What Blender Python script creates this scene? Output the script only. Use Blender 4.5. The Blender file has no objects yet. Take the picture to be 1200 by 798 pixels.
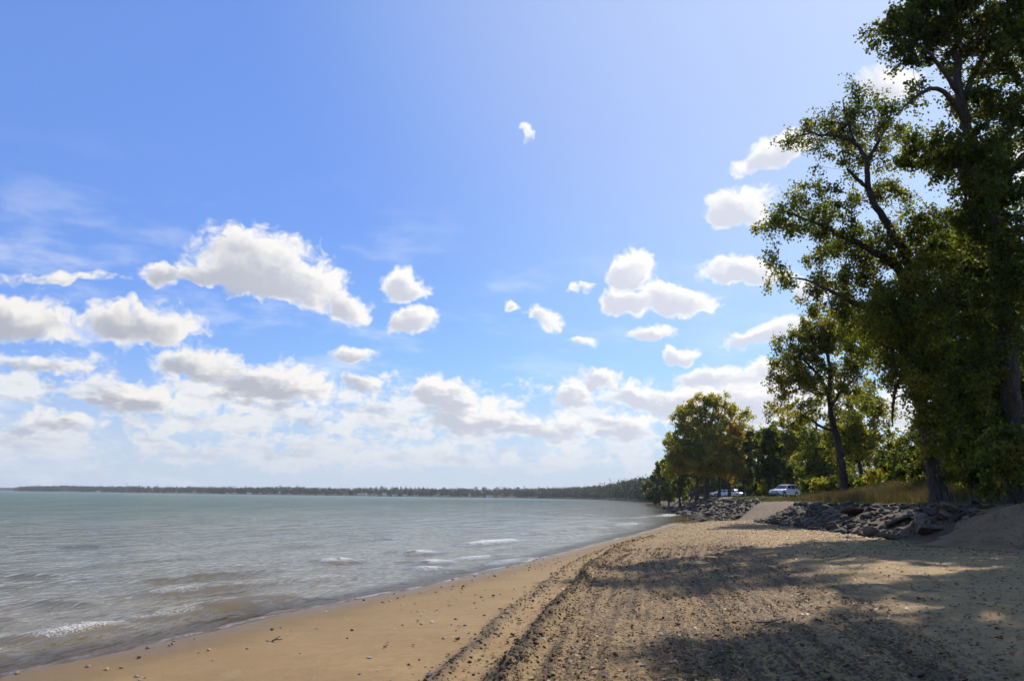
import bpy, bmesh, math, random
import numpy as np
from mathutils import Vector, Matrix

random.seed(7)
RNG = np.random.default_rng(7)
D2R = math.radians
scene = bpy.context.scene
COL = scene.collection

# ------------------------------------------------------------------ camera
EYE = np.array([0.0, 0.0, 2.1])
FPX, PITCH, ROLL = 950.0, D2R(10.9), D2R(0.72)
_F = np.array([0, math.cos(PITCH), math.sin(PITCH)])
_R0 = np.array([1.0, 0, 0]); _U0 = np.array([0, -math.sin(PITCH), math.cos(PITCH)])
_R = _R0*math.cos(ROLL) + _U0*math.sin(ROLL)
_U = _U0*math.cos(ROLL) - _R0*math.sin(ROLL)
cam_d = bpy.data.cameras.new('camera'); cam = bpy.data.objects.new('camera', cam_d); COL.objects.link(cam)
cam_d.sensor_width = 36; cam_d.lens = 36*FPX/1200; cam_d.clip_start = 0.1; cam_d.clip_end = 30000
M = Matrix(((_R[0], _U[0], -_F[0], EYE[0]), (_R[1], _U[1], -_F[1], EYE[1]), (_R[2], _U[2], -_F[2], EYE[2]), (0, 0, 0, 1)))
cam.matrix_world = M
scene.camera = cam

def ray(px, py):
    d = _F + _R*((px-600)/FPX) + _U*((399-py)/FPX)
    return d/np.linalg.norm(d)
def at(px, py, D):                    # survey: point seen at that bearing, D metres ahead (+Y)
    d = ray(px, py); return EYE + d*(D/d[1])
def onz(px, py, z):
    d = ray(px, py); return EYE + d*((z-EYE[2])/d[2])

# ------------------------------------------------------------------ noise
_perm = np.random.default_rng(3).permutation(512)
_perm = np.concatenate([_perm, _perm]).astype(np.int64)
_rv = np.random.default_rng(4).random(1024)
def vnoise(x, y):
    x = np.asarray(x, float); y = np.asarray(y, float)
    xi = np.floor(x).astype(np.int64); yi = np.floor(y).astype(np.int64)
    fx = x-xi; fy = y-yi
    fx = fx*fx*fx*(fx*(fx*6-15)+10); fy = fy*fy*fy*(fy*(fy*6-15)+10)
    def h(a, b): return _rv[_perm[(_perm[a & 511] + b) & 511]]
    a = h(xi, yi); b = h(xi+1, yi); c = h(xi, yi+1); d = h(xi+1, yi+1)
    return (a+(b-a)*fx) + ((c+(d-c)*fx)-(a+(b-a)*fx))*fy
def fbm(x, y, o=4):
    s = 0; a = .5; t = 0
    for i in range(o):
        s = s+a*vnoise(x*2**i+17.3*i, y*2**i+5.1*i); t += a; a *= .5
    return s/t
def sstep(a, b, x):
    t = np.clip((x-a)/(b-a), 0, 1); return t*t*(3-2*t)

# ------------------------------------------------------------------ object helpers
def tag(o, label=None, cat=None, group=None, kind=None):
    if label: o['label'] = label
    if cat: o['category'] = cat
    if group: o['group'] = group
    if kind: o['kind'] = kind
    return o
def empty(name, loc=(0, 0, 0), rz=0):
    o = bpy.data.objects.new(name, None); COL.objects.link(o)
    o.location = loc; o.rotation_euler = (0, 0, rz); o.empty_display_size = .3
    return o
def link(name, me, mats=(), parent=None):
    o = bpy.data.objects.new(name, me); COL.objects.link(o)
    for m in (mats if isinstance(mats, (list, tuple)) else [mats]): me.materials.append(m)
    if parent is not None: o.parent = parent
    return o
def mesh_np(name, v, f, smooth=False, mi=None):
    """v Nx3, f Mx(3|4) numpy arrays"""
    me = bpy.data.meshes.new(name)
    v = np.ascontiguousarray(v, dtype=np.float32); f = np.ascontiguousarray(f, dtype=np.int32)
    k = f.shape[1]
    me.vertices.add(len(v)); me.vertices.foreach_set('co', v.ravel())
    me.loops.add(f.size); me.loops.foreach_set('vertex_index', f.ravel())
    me.polygons.add(len(f)); me.polygons.foreach_set('loop_start', np.arange(0, f.size, k, dtype=np.int32))
    me.polygons.foreach_set('loop_total', np.full(len(f), k, dtype=np.int32))
    if mi is not None: me.polygons.foreach_set('material_index', np.asarray(mi, dtype=np.int32))
    me.update(calc_edges=True)
    if smooth: me.polygons.foreach_set('use_smooth', np.ones(len(f), dtype=bool))
    return me
def attr(me, name, data, domain='POINT', typ='FLOAT'):
    a = me.attributes.new(name, typ, domain)
    a.data.foreach_set('color' if typ == 'FLOAT_COLOR' else 'value', np.ascontiguousarray(data, dtype=np.float32).ravel())
def grid_faces(nr, nc):
    i = np.arange(nr*nc).reshape(nr, nc)
    return np.stack([i[:-1, :-1], i[:-1, 1:], i[1:, 1:], i[1:, :-1]], -1).reshape(-1, 4)
def copy_tree(o, parent=None):
    c = o.copy(); COL.objects.link(c)
    if parent is not None: c.parent = parent
    for ch in list(o.children): copy_tree(ch, c)
    return c

# ------------------------------------------------------------------ node helpers
class NT:
    def __init__(self, tree): self.t = tree; self.n = tree.nodes; self.l = tree.links
    def set(self, sock, v):
        if isinstance(v, bpy.types.NodeSocket): self.l.new(v, sock)
        elif v is not None:
            if sock.type == 'RGBA' and len(v) == 3: v = (*v, 1)
            sock.default_value = v
    def node(self, typ, ins=None, **kw):
        n = self.n.new(typ)
        for k, v in kw.items(): setattr(n, k, v)
        for k, v in (ins or {}).items(): self.set(n.inputs[k], v)
        return n
    def m(self, op, a, b=None, c=None, clamp=False):
        n = self.n.new('ShaderNodeMath'); n.operation = op; n.use_clamp = clamp
        self.set(n.inputs[0], a)
        if b is not None: self.set(n.inputs[1], b)
        if c is not None: self.set(n.inputs[2], c)
        return n.outputs[0]
    def vm(self, op, a, b=None, out=0):
        n = self.n.new('ShaderNodeVectorMath'); n.operation = op
        self.set(n.inputs[0], a)
        if b is not None: self.set(n.inputs['Scale' if op == 'SCALE' else 1], b)
        return n.outputs['Value' if op in ('DOT_PRODUCT', 'LENGTH') else 'Vector']
    def mix(self, f, a, b, mode='MIX'):
        n = self.n.new('ShaderNodeMix'); n.data_type = 'RGBA'; n.blend_type = mode
        self.set(n.inputs[0], f); self.set(n.inputs[6], a); self.set(n.inputs[7], b)
        return n.outputs[2]
    def noise(self, vec, scale, detail=4, rough=.5, **kw):
        n = self.n.new('ShaderNodeTexNoise'); self.set(n.inputs['Vector'], vec)
        n.inputs['Scale'].default_value = scale; n.inputs['Detail'].default_value = detail; n.inputs['Roughness'].default_value = rough
        for k, v in kw.items(): self.set(n.inputs[k], v)
        return n.outputs['Fac']
    def ss(self, a, b, x, lo=0., hi=1.):
        n = self.n.new('ShaderNodeMapRange'); n.interpolation_type = 'SMOOTHSTEP'
        self.set(n.inputs['Value'], x)
        for k, v in (('From Min', a), ('From Max', b), ('To Min', lo), ('To Max', hi)): self.set(n.inputs[k], v)
        return n.outputs[0]
    def at(self, name, out='Fac'):
        n = self.n.new('ShaderNodeAttribute'); n.attribute_name = name; return n.outputs[out]
    def bump(self, h, strength=.5, dist=.02, normal=None):
        n = self.n.new('ShaderNodeBump'); self.set(n.inputs['Height'], h); n.inputs['Strength'].default_value = strength
        n.inputs['Distance'].default_value = dist
        if normal is not None: self.set(n.inputs['Normal'], normal)
        return n.outputs[0]
def material(name):
    m = bpy.data.materials.new(name); m.use_nodes = True
    t = NT(m.node_tree); t.n.clear()
    out = t.n.new('ShaderNodeOutputMaterial'); return m, t, out
def principled(t, out, **kw):
    p = t.n.new('ShaderNodeBsdfPrincipled')
    for k, v in kw.items(): t.set(p.inputs[k.replace('_', ' ')], v)
    t.l.new(p.outputs[0], out.inputs[0]); return p
def simple(name, col, rough=.6, metal=0., var=.15, scale=8., bump=0., spec=.5):
    m, t, out = material(name)
    tc = t.n.new('ShaderNodeTexCoord').outputs['Object']
    n = t.noise(tc, scale, 5, .6)
    c = t.mix(t.ss(.3, .7, n), tuple(x*(1-var) for x in col), tuple(min(1, x*(1+var)) for x in col))
    p = principled(t, out, Base_Color=c, Roughness=rough, Metallic=metal, Specular_IOR_Level=spec)
    if bump: t.set(p.inputs['Normal'], t.bump(t.noise(tc, scale*3, 5, .7), bump, .03))
    return m

# ------------------------------------------------------------------ render settings, sun and sky
scene.render.engine = 'CYCLES'
cy = scene.cycles
cy.use_adaptive_sampling = True; cy.adaptive_threshold = 0.03; cy.adaptive_min_samples = 16
cy.use_denoising = True
try:
    cy.denoiser = 'OPENIMAGEDENOISE'; cy.denoising_input_passes = 'RGB_ALBEDO_NORMAL'; cy.denoising_prefilter = 'ACCURATE'
except Exception: pass
cy.max_bounces = 5; cy.diffuse_bounces = 2; cy.glossy_bounces = 2; cy.transmission_bounces = 4; cy.transparent_max_bounces = 8; cy.volume_bounces = 0
cy.caustics_reflective = False; cy.caustics_refractive = False
cy.sample_clamp_indirect = 4; cy.sample_clamp_direct = 0
vs = scene.view_settings
vs.view_transform = 'Standard'; vs.look = 'None'; vs.exposure = 0.1; vs.gamma = 1; vs.use_curve_mapping = False

SUN_AZ, SUN_EL = D2R(32), D2R(40)
sdir = Vector((math.sin(SUN_AZ)*math.cos(SUN_EL), math.cos(SUN_AZ)*math.cos(SUN_EL), math.sin(SUN_EL)))
sl = bpy.data.lights.new('sun', 'SUN'); sl.energy = 5.0; sl.angle = D2R(.53); sl.color = (1, .92, .79)
so = bpy.data.objects.new('sun', sl); COL.objects.link(so)
so.rotation_euler = sdir.to_track_quat('Z', 'Y').to_euler(); so.location = (40, 60, 60)

def build_world():
    w = bpy.data.worlds.new('World'); scene.world = w; w.use_nodes = True
    t = NT(w.node_tree); t.n.clear()
    out = t.n.new('ShaderNodeOutputWorld'); bg = t.n.new('ShaderNodeBackground')
    t.l.new(bg.outputs[0], out.inputs[0]); bg.inputs[1].default_value = .1
    d = t.n.new('ShaderNodeTexCoord').outputs['Generated']
    sky = t.n.new('ShaderNodeTexSky'); sky.sky_type = 'NISHITA'; sky.sun_disc = False
    sky.sun_elevation = SUN_EL; sky.sun_rotation = SUN_AZ
    sky.air_density = 1.0; sky.dust_density = .6; sky.ozone_density = 2.0; sky.altitude = 200
    skyc = sky.outputs[0]
    sp0 = t.n.new('ShaderNodeSeparateXYZ'); t.l.new(d, sp0.inputs[0]); sepx_, el0 = sp0.outputs['X'], sp0.outputs['Z']
    skyc = t.mix(.55, t.mix(1.0, skyc, SKY_TINT, 'MULTIPLY'), t.mix(t.ss(.02, .42, t.m('MULTIPLY_ADD', sepx_, -.35, el0)), SKY_LOW, SKY_AIR))
    sep = t.n.new('ShaderNodeSeparateXYZ'); t.l.new(d, sep.inputs[0])
    el = sep.outputs['Z']
    # warped lookup so cloud outlines are ragged
    wn = t.node('ShaderNodeTexNoise', {'Vector': d, 'Scale': 22., 'Detail': 3., 'Roughness': .55})
    wv = t.vm('SCALE', t.vm('SUBTRACT', wn.outputs['Color'], (.5, .5, .5)), .045)
    dw = t.vm('ADD', d, wv)
    S = np.array(sdir)
    best = None; sw = None; ssh = None
    for (cx, cyy, rx, ry, rot, st) in CLOUDS:
        c = ray(cx, cyy); e = ray(cx+1, cyy); U = e-c; U /= np.linalg.norm(U); V = np.cross(U, c)
        if V[2] < 0: V = -V
        a = D2R(rot); U2 = U*math.cos(a)-V*math.sin(a); V2 = V*math.cos(a)+U*math.sin(a)
        k = 1/np.linalg.norm(_F + _R*((cx-600)/FPX) + _U*((399-cyy)/FPX))
        A = U2/(rx*1.05/FPX*k); B = V2/(ry*1.14/FPX*k)
        u = t.m('SUBTRACT', t.vm('DOT_PRODUCT', dw, tuple(A)), float(A@c))
        v = t.m('SUBTRACT', t.vm('DOT_PRODUCT', dw, tuple(B)), float(B@c))
        vq = t.m('MINIMUM', v, t.m('MULTIPLY', v, 1.6)) if ry >= 18 else v
        q = t.m('MULTIPLY_ADD', u, u, t.m('MULTIPLY', vq, vq))
        mk = t.m('MULTIPLY_ADD', q, -st, st)         # st*(1-q)
        wgt = t.m('MAXIMUM', mk, 0.0)
        sh = t.m('MULTIPLY', wgt, t.m('MULTIPLY_ADD', u, .55, v))
        if best is None: best, sw, ssh = mk, wgt, sh
        else:
            n = t.m('SMOOTH_MAX', best, mk, .25); best = n
            sw = t.m('ADD', sw, wgt); ssh = t.m('ADD', ssh, sh)
    shade = t.m('DIVIDE', ssh, t.m('ADD', sw, .0005))
    own = t.m('MINIMUM', t.m('MULTIPLY', sw, 2.0), 1.0)
    shade = t.m('MULTIPLY', shade, t.m('MINIMUM', t.m('MULTIPLY', sw, 2.0), 1.0))
    # low bank of layered cloud near the horizon
    band = t.m('MULTIPLY', t.ss(.005, .045, el), t.ss(.185, .10, el))
    sepx = sep.outputs['X']
    band = t.m('MULTIPLY', band, t.ss(.30, .12, sepx, .5, 1.0))
    cs = t.node('ShaderNodeCombineXYZ', {'X': sepx, 'Y': sep.outputs['Y'], 'Z': t.m('MULTIPLY', el, 2.4)}).outputs[0]
    bn = t.noise(cs, 17., 4, .55)
    bandm = t.m('MULTIPLY_ADD', band, .86, -.55)
    bandm = t.m('ADD', bandm, t.m('MULTIPLY', t.m('SUBTRACT', bn, .46), t.m('MULTIPLY', band, 3.4)))
    best = t.m('SMOOTH_MAX', best, bandm, .15)
    best = t.m('MAXIMUM', best, -1.2)
    # billowing detail
    sv = t.vm('MULTIPLY', dw, (1, 1, 1.25))
    off = np.array([.35, 0, .8]); off = off/np.linalg.norm(off)*.013
    n0 = t.noise(sv, 30., 8, .62); n1 = t.noise(t.vm('ADD', sv, tuple(off)), 30., 3, .5)
    v0 = t.node('ShaderNodeTexVoronoi', {'Vector': sv, 'Scale': 75., 'Detail': 1., 'Roughness': .5}, feature='F1').outputs['Distance']
    b0 = t.m('ADD', t.m('MULTIPLY', t.m('SUBTRACT', n0, .5), 2.4), t.m('MULTIPLY', t.m('SUBTRACT', .5, v0), .6))
    dens = t.m('ADD', best, t.m('MULTIPLY', b0, .66))
    alpha = t.ss(-.16, .46, dens)
    alpha = t.m('MULTIPLY', alpha, t.m('MULTIPLY_ADD', t.m('MULTIPLY', band, t.m('SUBTRACT', 1.0, own)), -.20, 1.0))
    core = t.ss(.10, .95, t.m('MULTIPLY_ADD', b0, .22, best))
    lit = t.m('MULTIPLY', t.m('SUBTRACT', n0, n1), 2.4)
    g = t.m('ADD', t.m('MULTIPLY', lit, .42), t.m('MULTIPLY', shade, .95))
    g = t.m('ADD', g, t.m('MULTIPLY_ADD', t.m('MULTIPLY', core, t.m('MULTIPLY_ADD', own, .7, .3)), -.85, .50))
    g = t.m('ADD', g, t.m('MULTIPLY', band, t.m('MULTIPLY', t.m('SUBTRACT', t.noise(t.vm('MULTIPLY', d, (1, 1, 3.2)), 24., 5, .6), .53), 2.6)))
    g = t.ss(-.50, .48, g)
    nearsun = t.ss(.50, .86, t.vm('DOT_PRODUCT', d, tuple(S)))
    dark = t.mix(nearsun, CLOUD_DARK, tuple(x*1.5 for x in CLOUD_DARK))
    cc = t.mix(g, dark, t.mix(nearsun, CLOUD_LEFT, CLOUD_LIT))
    cc = t.mix(t.ss(.11, .0, el, 0., .8), cc, HORIZON)
    # thin veil, then pale air near the horizon
    sk = t.mix(t.ss(.17, .0, el, 0., .85), skyc, HORIZON)
    sk = t.mix(t.ss(.72, 1.02, t.vm('DOT_PRODUCT', d, tuple(S)), 0., .45), sk, (7.6, 8.4, 9.3))
    hi = t.noise(t.vm('MULTIPLY', d, (1, 1, 3.0)), 9., 5, .6)
    veil = t.m('MULTIPLY', t.m('MULTIPLY', t.ss(.48, .80, hi, 0., .5), t.ss(.25, -.25, sepx, .35, 1.)), t.ss(.40, .18, el))
    sk = t.mix(veil, sk, CLOUD_LIT)
    fin = t.mix(t.m('MULTIPLY', alpha, t.ss(-.01, .03, el)), sk, cc)
    t.l.new(fin, bg.inputs[0])
    w.cycles.sampling_method = 'MANUAL'; w.cycles.sample_map_resolution = 512

SKY_AIR = (1.7, 3.4, 8.8); SKY_LOW = (3.0, 5.9, 8.6)
SKY_TINT = (.84, 1.0, 1.34)
CLOUD_LIT = (9.7, 9.6, 9.5); CLOUD_LEFT = (8.7, 8.55, 8.35); CLOUD_DARK = (4.4, 4.6, 5.3); HORIZON = (5.6, 6.3, 7.5)
CLOUDS = [(325, 342, 78, 24, 12, 1.0), # bearing x, bearing y, half width, half height, turn, strength
    (305, 314, 80, 46, 8, 1.1), (250, 322, 55, 24, -4, .9), (190, 321, 30, 15, 0, .8), (352, 330, 56, 38, 18, 1.0), (402, 358, 30, 17, 22, .9),
    (478, 342, 34, 26, 0, .9), (486, 378, 36, 15, -3, .9),
    (30, 378, 76, 34, 12, .9), (165, 385, 70, 30, 0, .85), (70, 325, 78, 8, -2, .45), (50, 425, 70, 12, 6, .5),
    (240, 430, 66, 25, 10, .85), (325, 457, 76, 35, 4, .9), (425, 452, 30, 12, 12, .7), (412, 412, 32, 10, 2, .7), (165, 470, 62, 26, 0, .75),
    (60, 500, 70, 18, 0, .6), (515, 462, 38, 28, 0, .8), (560, 492, 74, 28, 0, .85), (640, 500, 60, 16, 0, .7),
    (740, 322, 30, 28, -12, 1.0), (790, 356, 58, 22, 5, 1.0), (735, 352, 32, 16, 0, .9), (765, 390, 30, 11, 0, .8),
    (635, 373, 26, 13, 28, .75), (596, 360, 8, 7, 0, .6), (615, 159, 10, 7, 30, .55), (682, 336, 22, 5, -3, .5), (682, 400, 22, 7, 0, .5),
    (705, 444, 30, 10, 14, .75), (672, 462, 24, 15, -15, .8), (745, 464, 26, 14, 6, .8), (800, 416, 22, 11, -12, .8),
    (868, 250, 42, 32, 0, 1.0), (912, 180, 48, 17, -20, .85), (875, 318, 62, 15, 8, .9), (900, 387, 60, 13, -16, .9), (950, 340, 30, 14, 0, .8),
    (850, 446, 60, 20, -4, .95), (895, 434, 34, 14, 0, .9), (880, 480, 80, 36, 0, .95), (790, 476, 58, 24, 0, .85), (725, 505, 60, 20, 0, .7),
    (1040, 100, 38, 24, 0, .9), (1065, 480, 40, 40, 0, .8), (960, 470, 60, 40, 0, .8), (1180, 200, 60, 30, 0, .7),
]
build_world()

# ------------------------------------------------------------------ terrain
_SY = np.array([-60, 0, 10.0, 11.35, 13.1, 15.8, 19.3, 26.2, 38.9, 54.8, 75, 80, 90, 120, 200, 300, 450, 620.])
_SX = np.array([-36, -10.0, -5.9, -5.38, -4.7, -3.8, -2.3, .1, 4.1, 9.15, 14.9, 18.0, 20.6, 25.2, 37.5, 54, 79, 108.])
_FY = np.array([-60, 0, 25.4, 30, 33, 44, 56, 60, 73, 80, 90, 120, 200, 300, 450, 620.])
_FX = np.array([34, 22, 16.2, 14.9, 15.3, 16, 16.9, 18.2, 19.3, 20.2, 21.6, 26.3, 38.5, 55, 80, 109.])
def xs(y): return np.interp(y, _SY, _SX)
def xf(y): return np.interp(y, _FY, _FX)
def ridge_x(y): return np.interp(y, [-10, 8.3, 12.2, 17, 24, 32, 42, 60], [-2.9, -.10, .46, 1.27, 2.35, 4.2, 7.2, 13])
def ground(x, y):
    x = np.asarray(x, float); y = np.asarray(y, float)
    s = xs(y); f = xf(y); zf = np.interp(y, [62, 78], [.6, -.3]); zt = np.interp(y, [50, 75, 100, 250], [1.92, 1.98, 2.35, 2.7])
    u = x-s
    tt = np.clip(u/np.maximum(f-s, .5), 0, 1)
    z = np.where(u < 0, np.maximum(u*.085, -2.5), zf*(1-(1-tt)**2))
    w = np.interp(y, [30, 60, 75, 120], [4.0, 4.2, 4.6, 6])
    tb = np.clip((x-f)/w, 0, 1); tb = tb*tb*(3-2*tb)*.6+tb*.4
    z = np.where(x > f, zf+(zt-zf)*tb, z)
    inl = np.clip(x-f-w, 0, 60)
    z = z + np.where(inl > 0, .9*(1-np.exp(-inl/30)), 0)*np.interp(y, [40, 60, 90], [1, .7, .35])
    z = z + .95*np.exp(-((x-27.5)/4.2)**2-((y-52)/8.5)**2)*np.clip(inl/3, 0, 1)
    return z

def beach_detail(x, y):
    """small relief: windrow, tracks, footprints, trickles. returns dz, track mask, windrow mask"""
    w = x-ridge_x(y)
    fade = np.interp(y, [0, 34, 48], [1, 1, 0])
    wob = (fbm(x*.6, y*.35, 3)-.5)*.5
    r = np.exp(-((w+wob*.6)/.15)**2)
    h1 = (.35+1.0*fbm(x*4.5, y*3.2, 4))
    z = r*h1*.17*fade + r*(fbm(x*13, y*11, 2)-.5)*.10*fade
    r2 = np.exp(-((w+.72+wob*.5)/.12)**2)*sstep(.35, .55, fbm(x*.5+9, y*.45, 2))
    z = z + r2*h1*.075*fade
    r3 = np.exp(-((w+.3)/.25)**2)
    z = z + r3*(fbm(x*9, y*9, 3)-.5)*.05*fade
    on = sstep(.1, .4, w)*sstep(6.2, 4.2, w+2.0*(fbm(x*.3, y*.2, 2)-.5))*np.interp(y, [0, 26, 40], [1, 1, .15])
    g = np.sin(w*2*np.pi/.33 + 1.5*vnoise(w*2, y*.12))
    cle = np.sin(y*2*np.pi/.16 + 4*vnoise(w*3.3, y*.25))*sstep(.40, .62, vnoise(w*1.7+3, y*.16))
    brk = sstep(.30, .65, fbm(x*1.3, y*.8, 3))
    z = z + on*(g*.011*(.4+.9*brk) + cle*.014*(.3+brk)*np.interp(y, [8, 12], [1, 0]) + (fbm(w*9, y*.5, 3)-.5)*.06 + (fbm(x*11, y*9, 2)-.5)*.045*brk*np.interp(y, [12, 22], [1, .4]) + (fbm(x*19, y*17, 2)-.5)*.05*np.interp(y, [9, 15], [1, .2]))
    off = sstep(3.5, 6, w)
    z = z + off*((fbm(x*1.4, y*1.2, 4)-.5)*.10 + (fbm(x*9, y*8, 2)-.5)*.025)
    lf = sstep(0, -1.0, w)
    z = z + lf*((fbm(x*.8, y*.4, 3)-.5)*.03)
    # a few footprints on the smooth side
    return z, on, np.maximum(r, r2)*fade

def build_beach():
    dy = []; y = 5.0
    while y < 60: dy.append(y); y += max(.028, .0042*y)
    while y < 640: dy.append(y); y *= 1.018
    ys = np.concatenate([np.linspace(-60, 4.5, 34), np.array(dy)])
    us = np.concatenate([np.linspace(-30, -6.5, 12), np.arange(-6, 19, .055), 19+np.geomspace(.1, 500, 130)])
    Y, Uu = np.meshgrid(ys, us, indexing='ij')
    X = xs(Y)+Uu
    Z = ground(X, Y)
    dz, on, rd = beach_detail(X, Y)
    f = xf(Y)
    bmask = sstep(-.2, .5, Uu)*sstep(.3, -.6, X-f)
    Z = Z + dz*bmask
    bank = sstep(-.4, .6, X-f)
    Z = Z + bank*(fbm(X*.7, Y*.7, 4)-.5)*.22*sstep(0, 1, X-f)
    # soft scarp of small dips along swash line
    Z = Z + (fbm(X*.35, Y*.2, 2)-.5)*.03*sstep(0, 2, Uu)
    v = np.stack([X, Y, Z], -1).reshape(-1, 3)
    me = mesh_np('beach', v, grid_faces(*X.shape), True)
    attr(me, 'shore', Uu); attr(me, 'lane', X-ridge_x(Y)); attr(me, 'track', on*bmask); attr(me, 'windrow', rd*bmask)
    inl = X-f
    attr(me, 'inland', inl)
    m, t, out = material('sand')
    pos = t.n.new('ShaderNodeTexCoord').outputs['Object']
    n1 = t.noise(pos, .5, 5, .6); n2 = t.noise(pos, 5., 6, .65); n3 = t.noise(pos, 60., 4, .7)
    dry = t.mix(t.ss(.3, .7, n1), (.30, .182, .064), (.375, .238, .09))
    dry = t.mix(t.ss(.35, .75, n2, 0., .55), dry, (.20, .122, .05))
    dry = t.mix(t.ss(.45, .75, n3, 0., .35), dry, (.15, .10, .055))
    trk = t.at('track'); wr = t.at('windrow')
    tn = t.noise(pos, 2.2, 5, .6)
    dry = t.mix(t.m('MULTIPLY', trk, t.ss(.35, .65, tn, .30, .80)), dry, (.20, .118, .046))
    dry = t.mix(t.m('MULTIPLY', wr, .95), dry, (.07, .047, .025))
    lv = t.node('ShaderNodeCombineXYZ', {'X': t.m('MULTIPLY', t.at('lane'), 5.5), 'Y': t.m('MULTIPLY', t.node('ShaderNodeSeparateXYZ', {0: pos}).outputs[1], .16)}).outputs[0]
    ln = t.noise(lv, 1.0, 4, .65)
    dry = t.mix(t.m('MULTIPLY', trk, t.ss(.48, .62, ln, 0., .85)), dry, (.085, .05, .022))
    # dark crumbs (seeds, bark) scattered through the raked sand
    cr = t.node('ShaderNodeTexVoronoi', {'Vector': t.vm('MULTIPLY', pos, (1, .8, 1)), 'Scale': 9., 'Randomness': 1.0}).outputs['Distance']
    cr2 = t.node('ShaderNodeTexVoronoi', {'Vector': t.vm('MULTIPLY', pos, (1.2, .8, 1)), 'Scale': 21., 'Randomness': 1.0}).outputs['Distance']
    crn = t.noise(pos, 45., 2, .6)
    crs = t.m('MAXIMUM', t.ss(.40, .30, t.m('ADD', cr, t.m('MULTIPLY', t.m('SUBTRACT', crn, .5), .5))), t.ss(.42, .30, t.m('ADD', cr2, t.m('MULTIPLY', t.m('SUBTRACT', crn, .5), .3))))
    crm = t.m('MULTIPLY', crs, t.ss(.42, .52, t.m('ADD', t.noise(pos, 2.3, 5, .7), t.m('MULTIPLY', trk, .06))))
    dry = t.mix(t.m('MULTIPLY', crm, t.m('MULTIPLY_ADD', trk, .68, .12)), dry, (.055, .036, .02))
    stv = t.node('ShaderNodeMapping', {'Vector': pos}); stv.inputs['Rotation'].default_value = (0, 0, .42); stv.inputs['Scale'].default_value = (2.6, .7, 1)
    dry = t.mix(t.m('MULTIPLY', t.ss(.56, .66, t.noise(stv.outputs[0], 1.6, 6, .72)), t.m('SUBTRACT', .5, t.m('MULTIPLY', trk, .4))), dry, (.37, .25, .115))
    sh = t.at('shore')
    wl = t.m('ADD', sh, t.m('MULTIPLY', t.m('SUBTRACT', t.noise(pos, .8, 3, .5), .5), 1.6))
    wet = t.ss(2.2, .3, wl)
    damp = t.ss(7., 2., wl, 0., .5)
    col = t.mix(damp, dry, (.25, .158, .064))
    col = t.mix(wet, col, (.175, .112, .048))
    # inland: earth, leaf litter and short grass
    inl_ = t.at('inland')
    litter = t.mix(t.ss(.4, .65, t.noise(pos, 3., 6, .7)), (.11, .075, .045), (.22, .15, .09))
    grs = t.mix(t.ss(.4, .6, t.noise(pos, 1.2, 5, .6)), (.10, .11, .035), (.21, .16, .075))
    land = t.mix(t.ss(.45, .55, t.noise(pos, .22, 4, .6)), litter, grs)
    col = t.mix(t.ss(-.3, .5, inl_), col, t.mix(t.ss(3, 4.5, inl_), (.088, .054, .026), land))
    rough = t.m('MULTIPLY_ADD', t.ss(1.1, .1, wl), -.45, .9)
    hgt = t.m('ADD', t.m('MULTIPLY', n2, .6), t.m('MULTIPLY', n3, .35))
    py_ = t.node('ShaderNodeSeparateXYZ', {0: pos}).outputs[1]
    tread = t.m('SINE', t.m('ADD', t.m('MULTIPLY', py_, 42.), t.m('MULTIPLY', t.m('ABSOLUTE', t.m('SINE', t.m('MULTIPLY', t.at('lane'), 14.))), 2.2)))
    tband = t.m('MULTIPLY', trk, t.ss(.46, .56, t.noise(t.node('ShaderNodeCombineXYZ', {'X': t.m('MULTIPLY', t.at('lane'), 1.9), 'Y': t.m('MULTIPLY', py_, .05)}).outputs[0], 1.0, 2, .5)))
    hgt = t.m('ADD', hgt, t.m('ADD', t.m('MULTIPLY', t.m('MULTIPLY', tread, tband), .28), t.m('MULTIPLY', t.m('MULTIPLY', crm, trk), .5)))
    nb = t.bump(hgt, .7, .03)
    principled(t, out, Base_Color=col, Roughness=rough, Normal=nb, Specular_IOR_Level=.3)
    o = link('beach', me, m)
    tag(o, 'tan sandy beach with raked tracks sloping up to an earth bank', 'beach', kind='structure')
build_beach()

# lake bed and far ground, one sheet to the horizon
def build_bed():
    n = 40
    xs_ = np.linspace(-7000, 7000, n); ys_ = np.linspace(-400, 7000, n)
    X, Y = np.meshgrid(xs_, ys_); Z = np.full_like(X, -3.2)
    me = mesh_np('lake_bed', np.stack([X, Y, Z], -1).reshape(-1, 3), grid_faces(n, n))
    o = link('lake_bed', me, simple('silt', (.16, .13, .08), .9, scale=.05))
    tag(o, 'brown silty lake bed under the water', 'lake bed', kind='structure')
build_bed()

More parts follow.
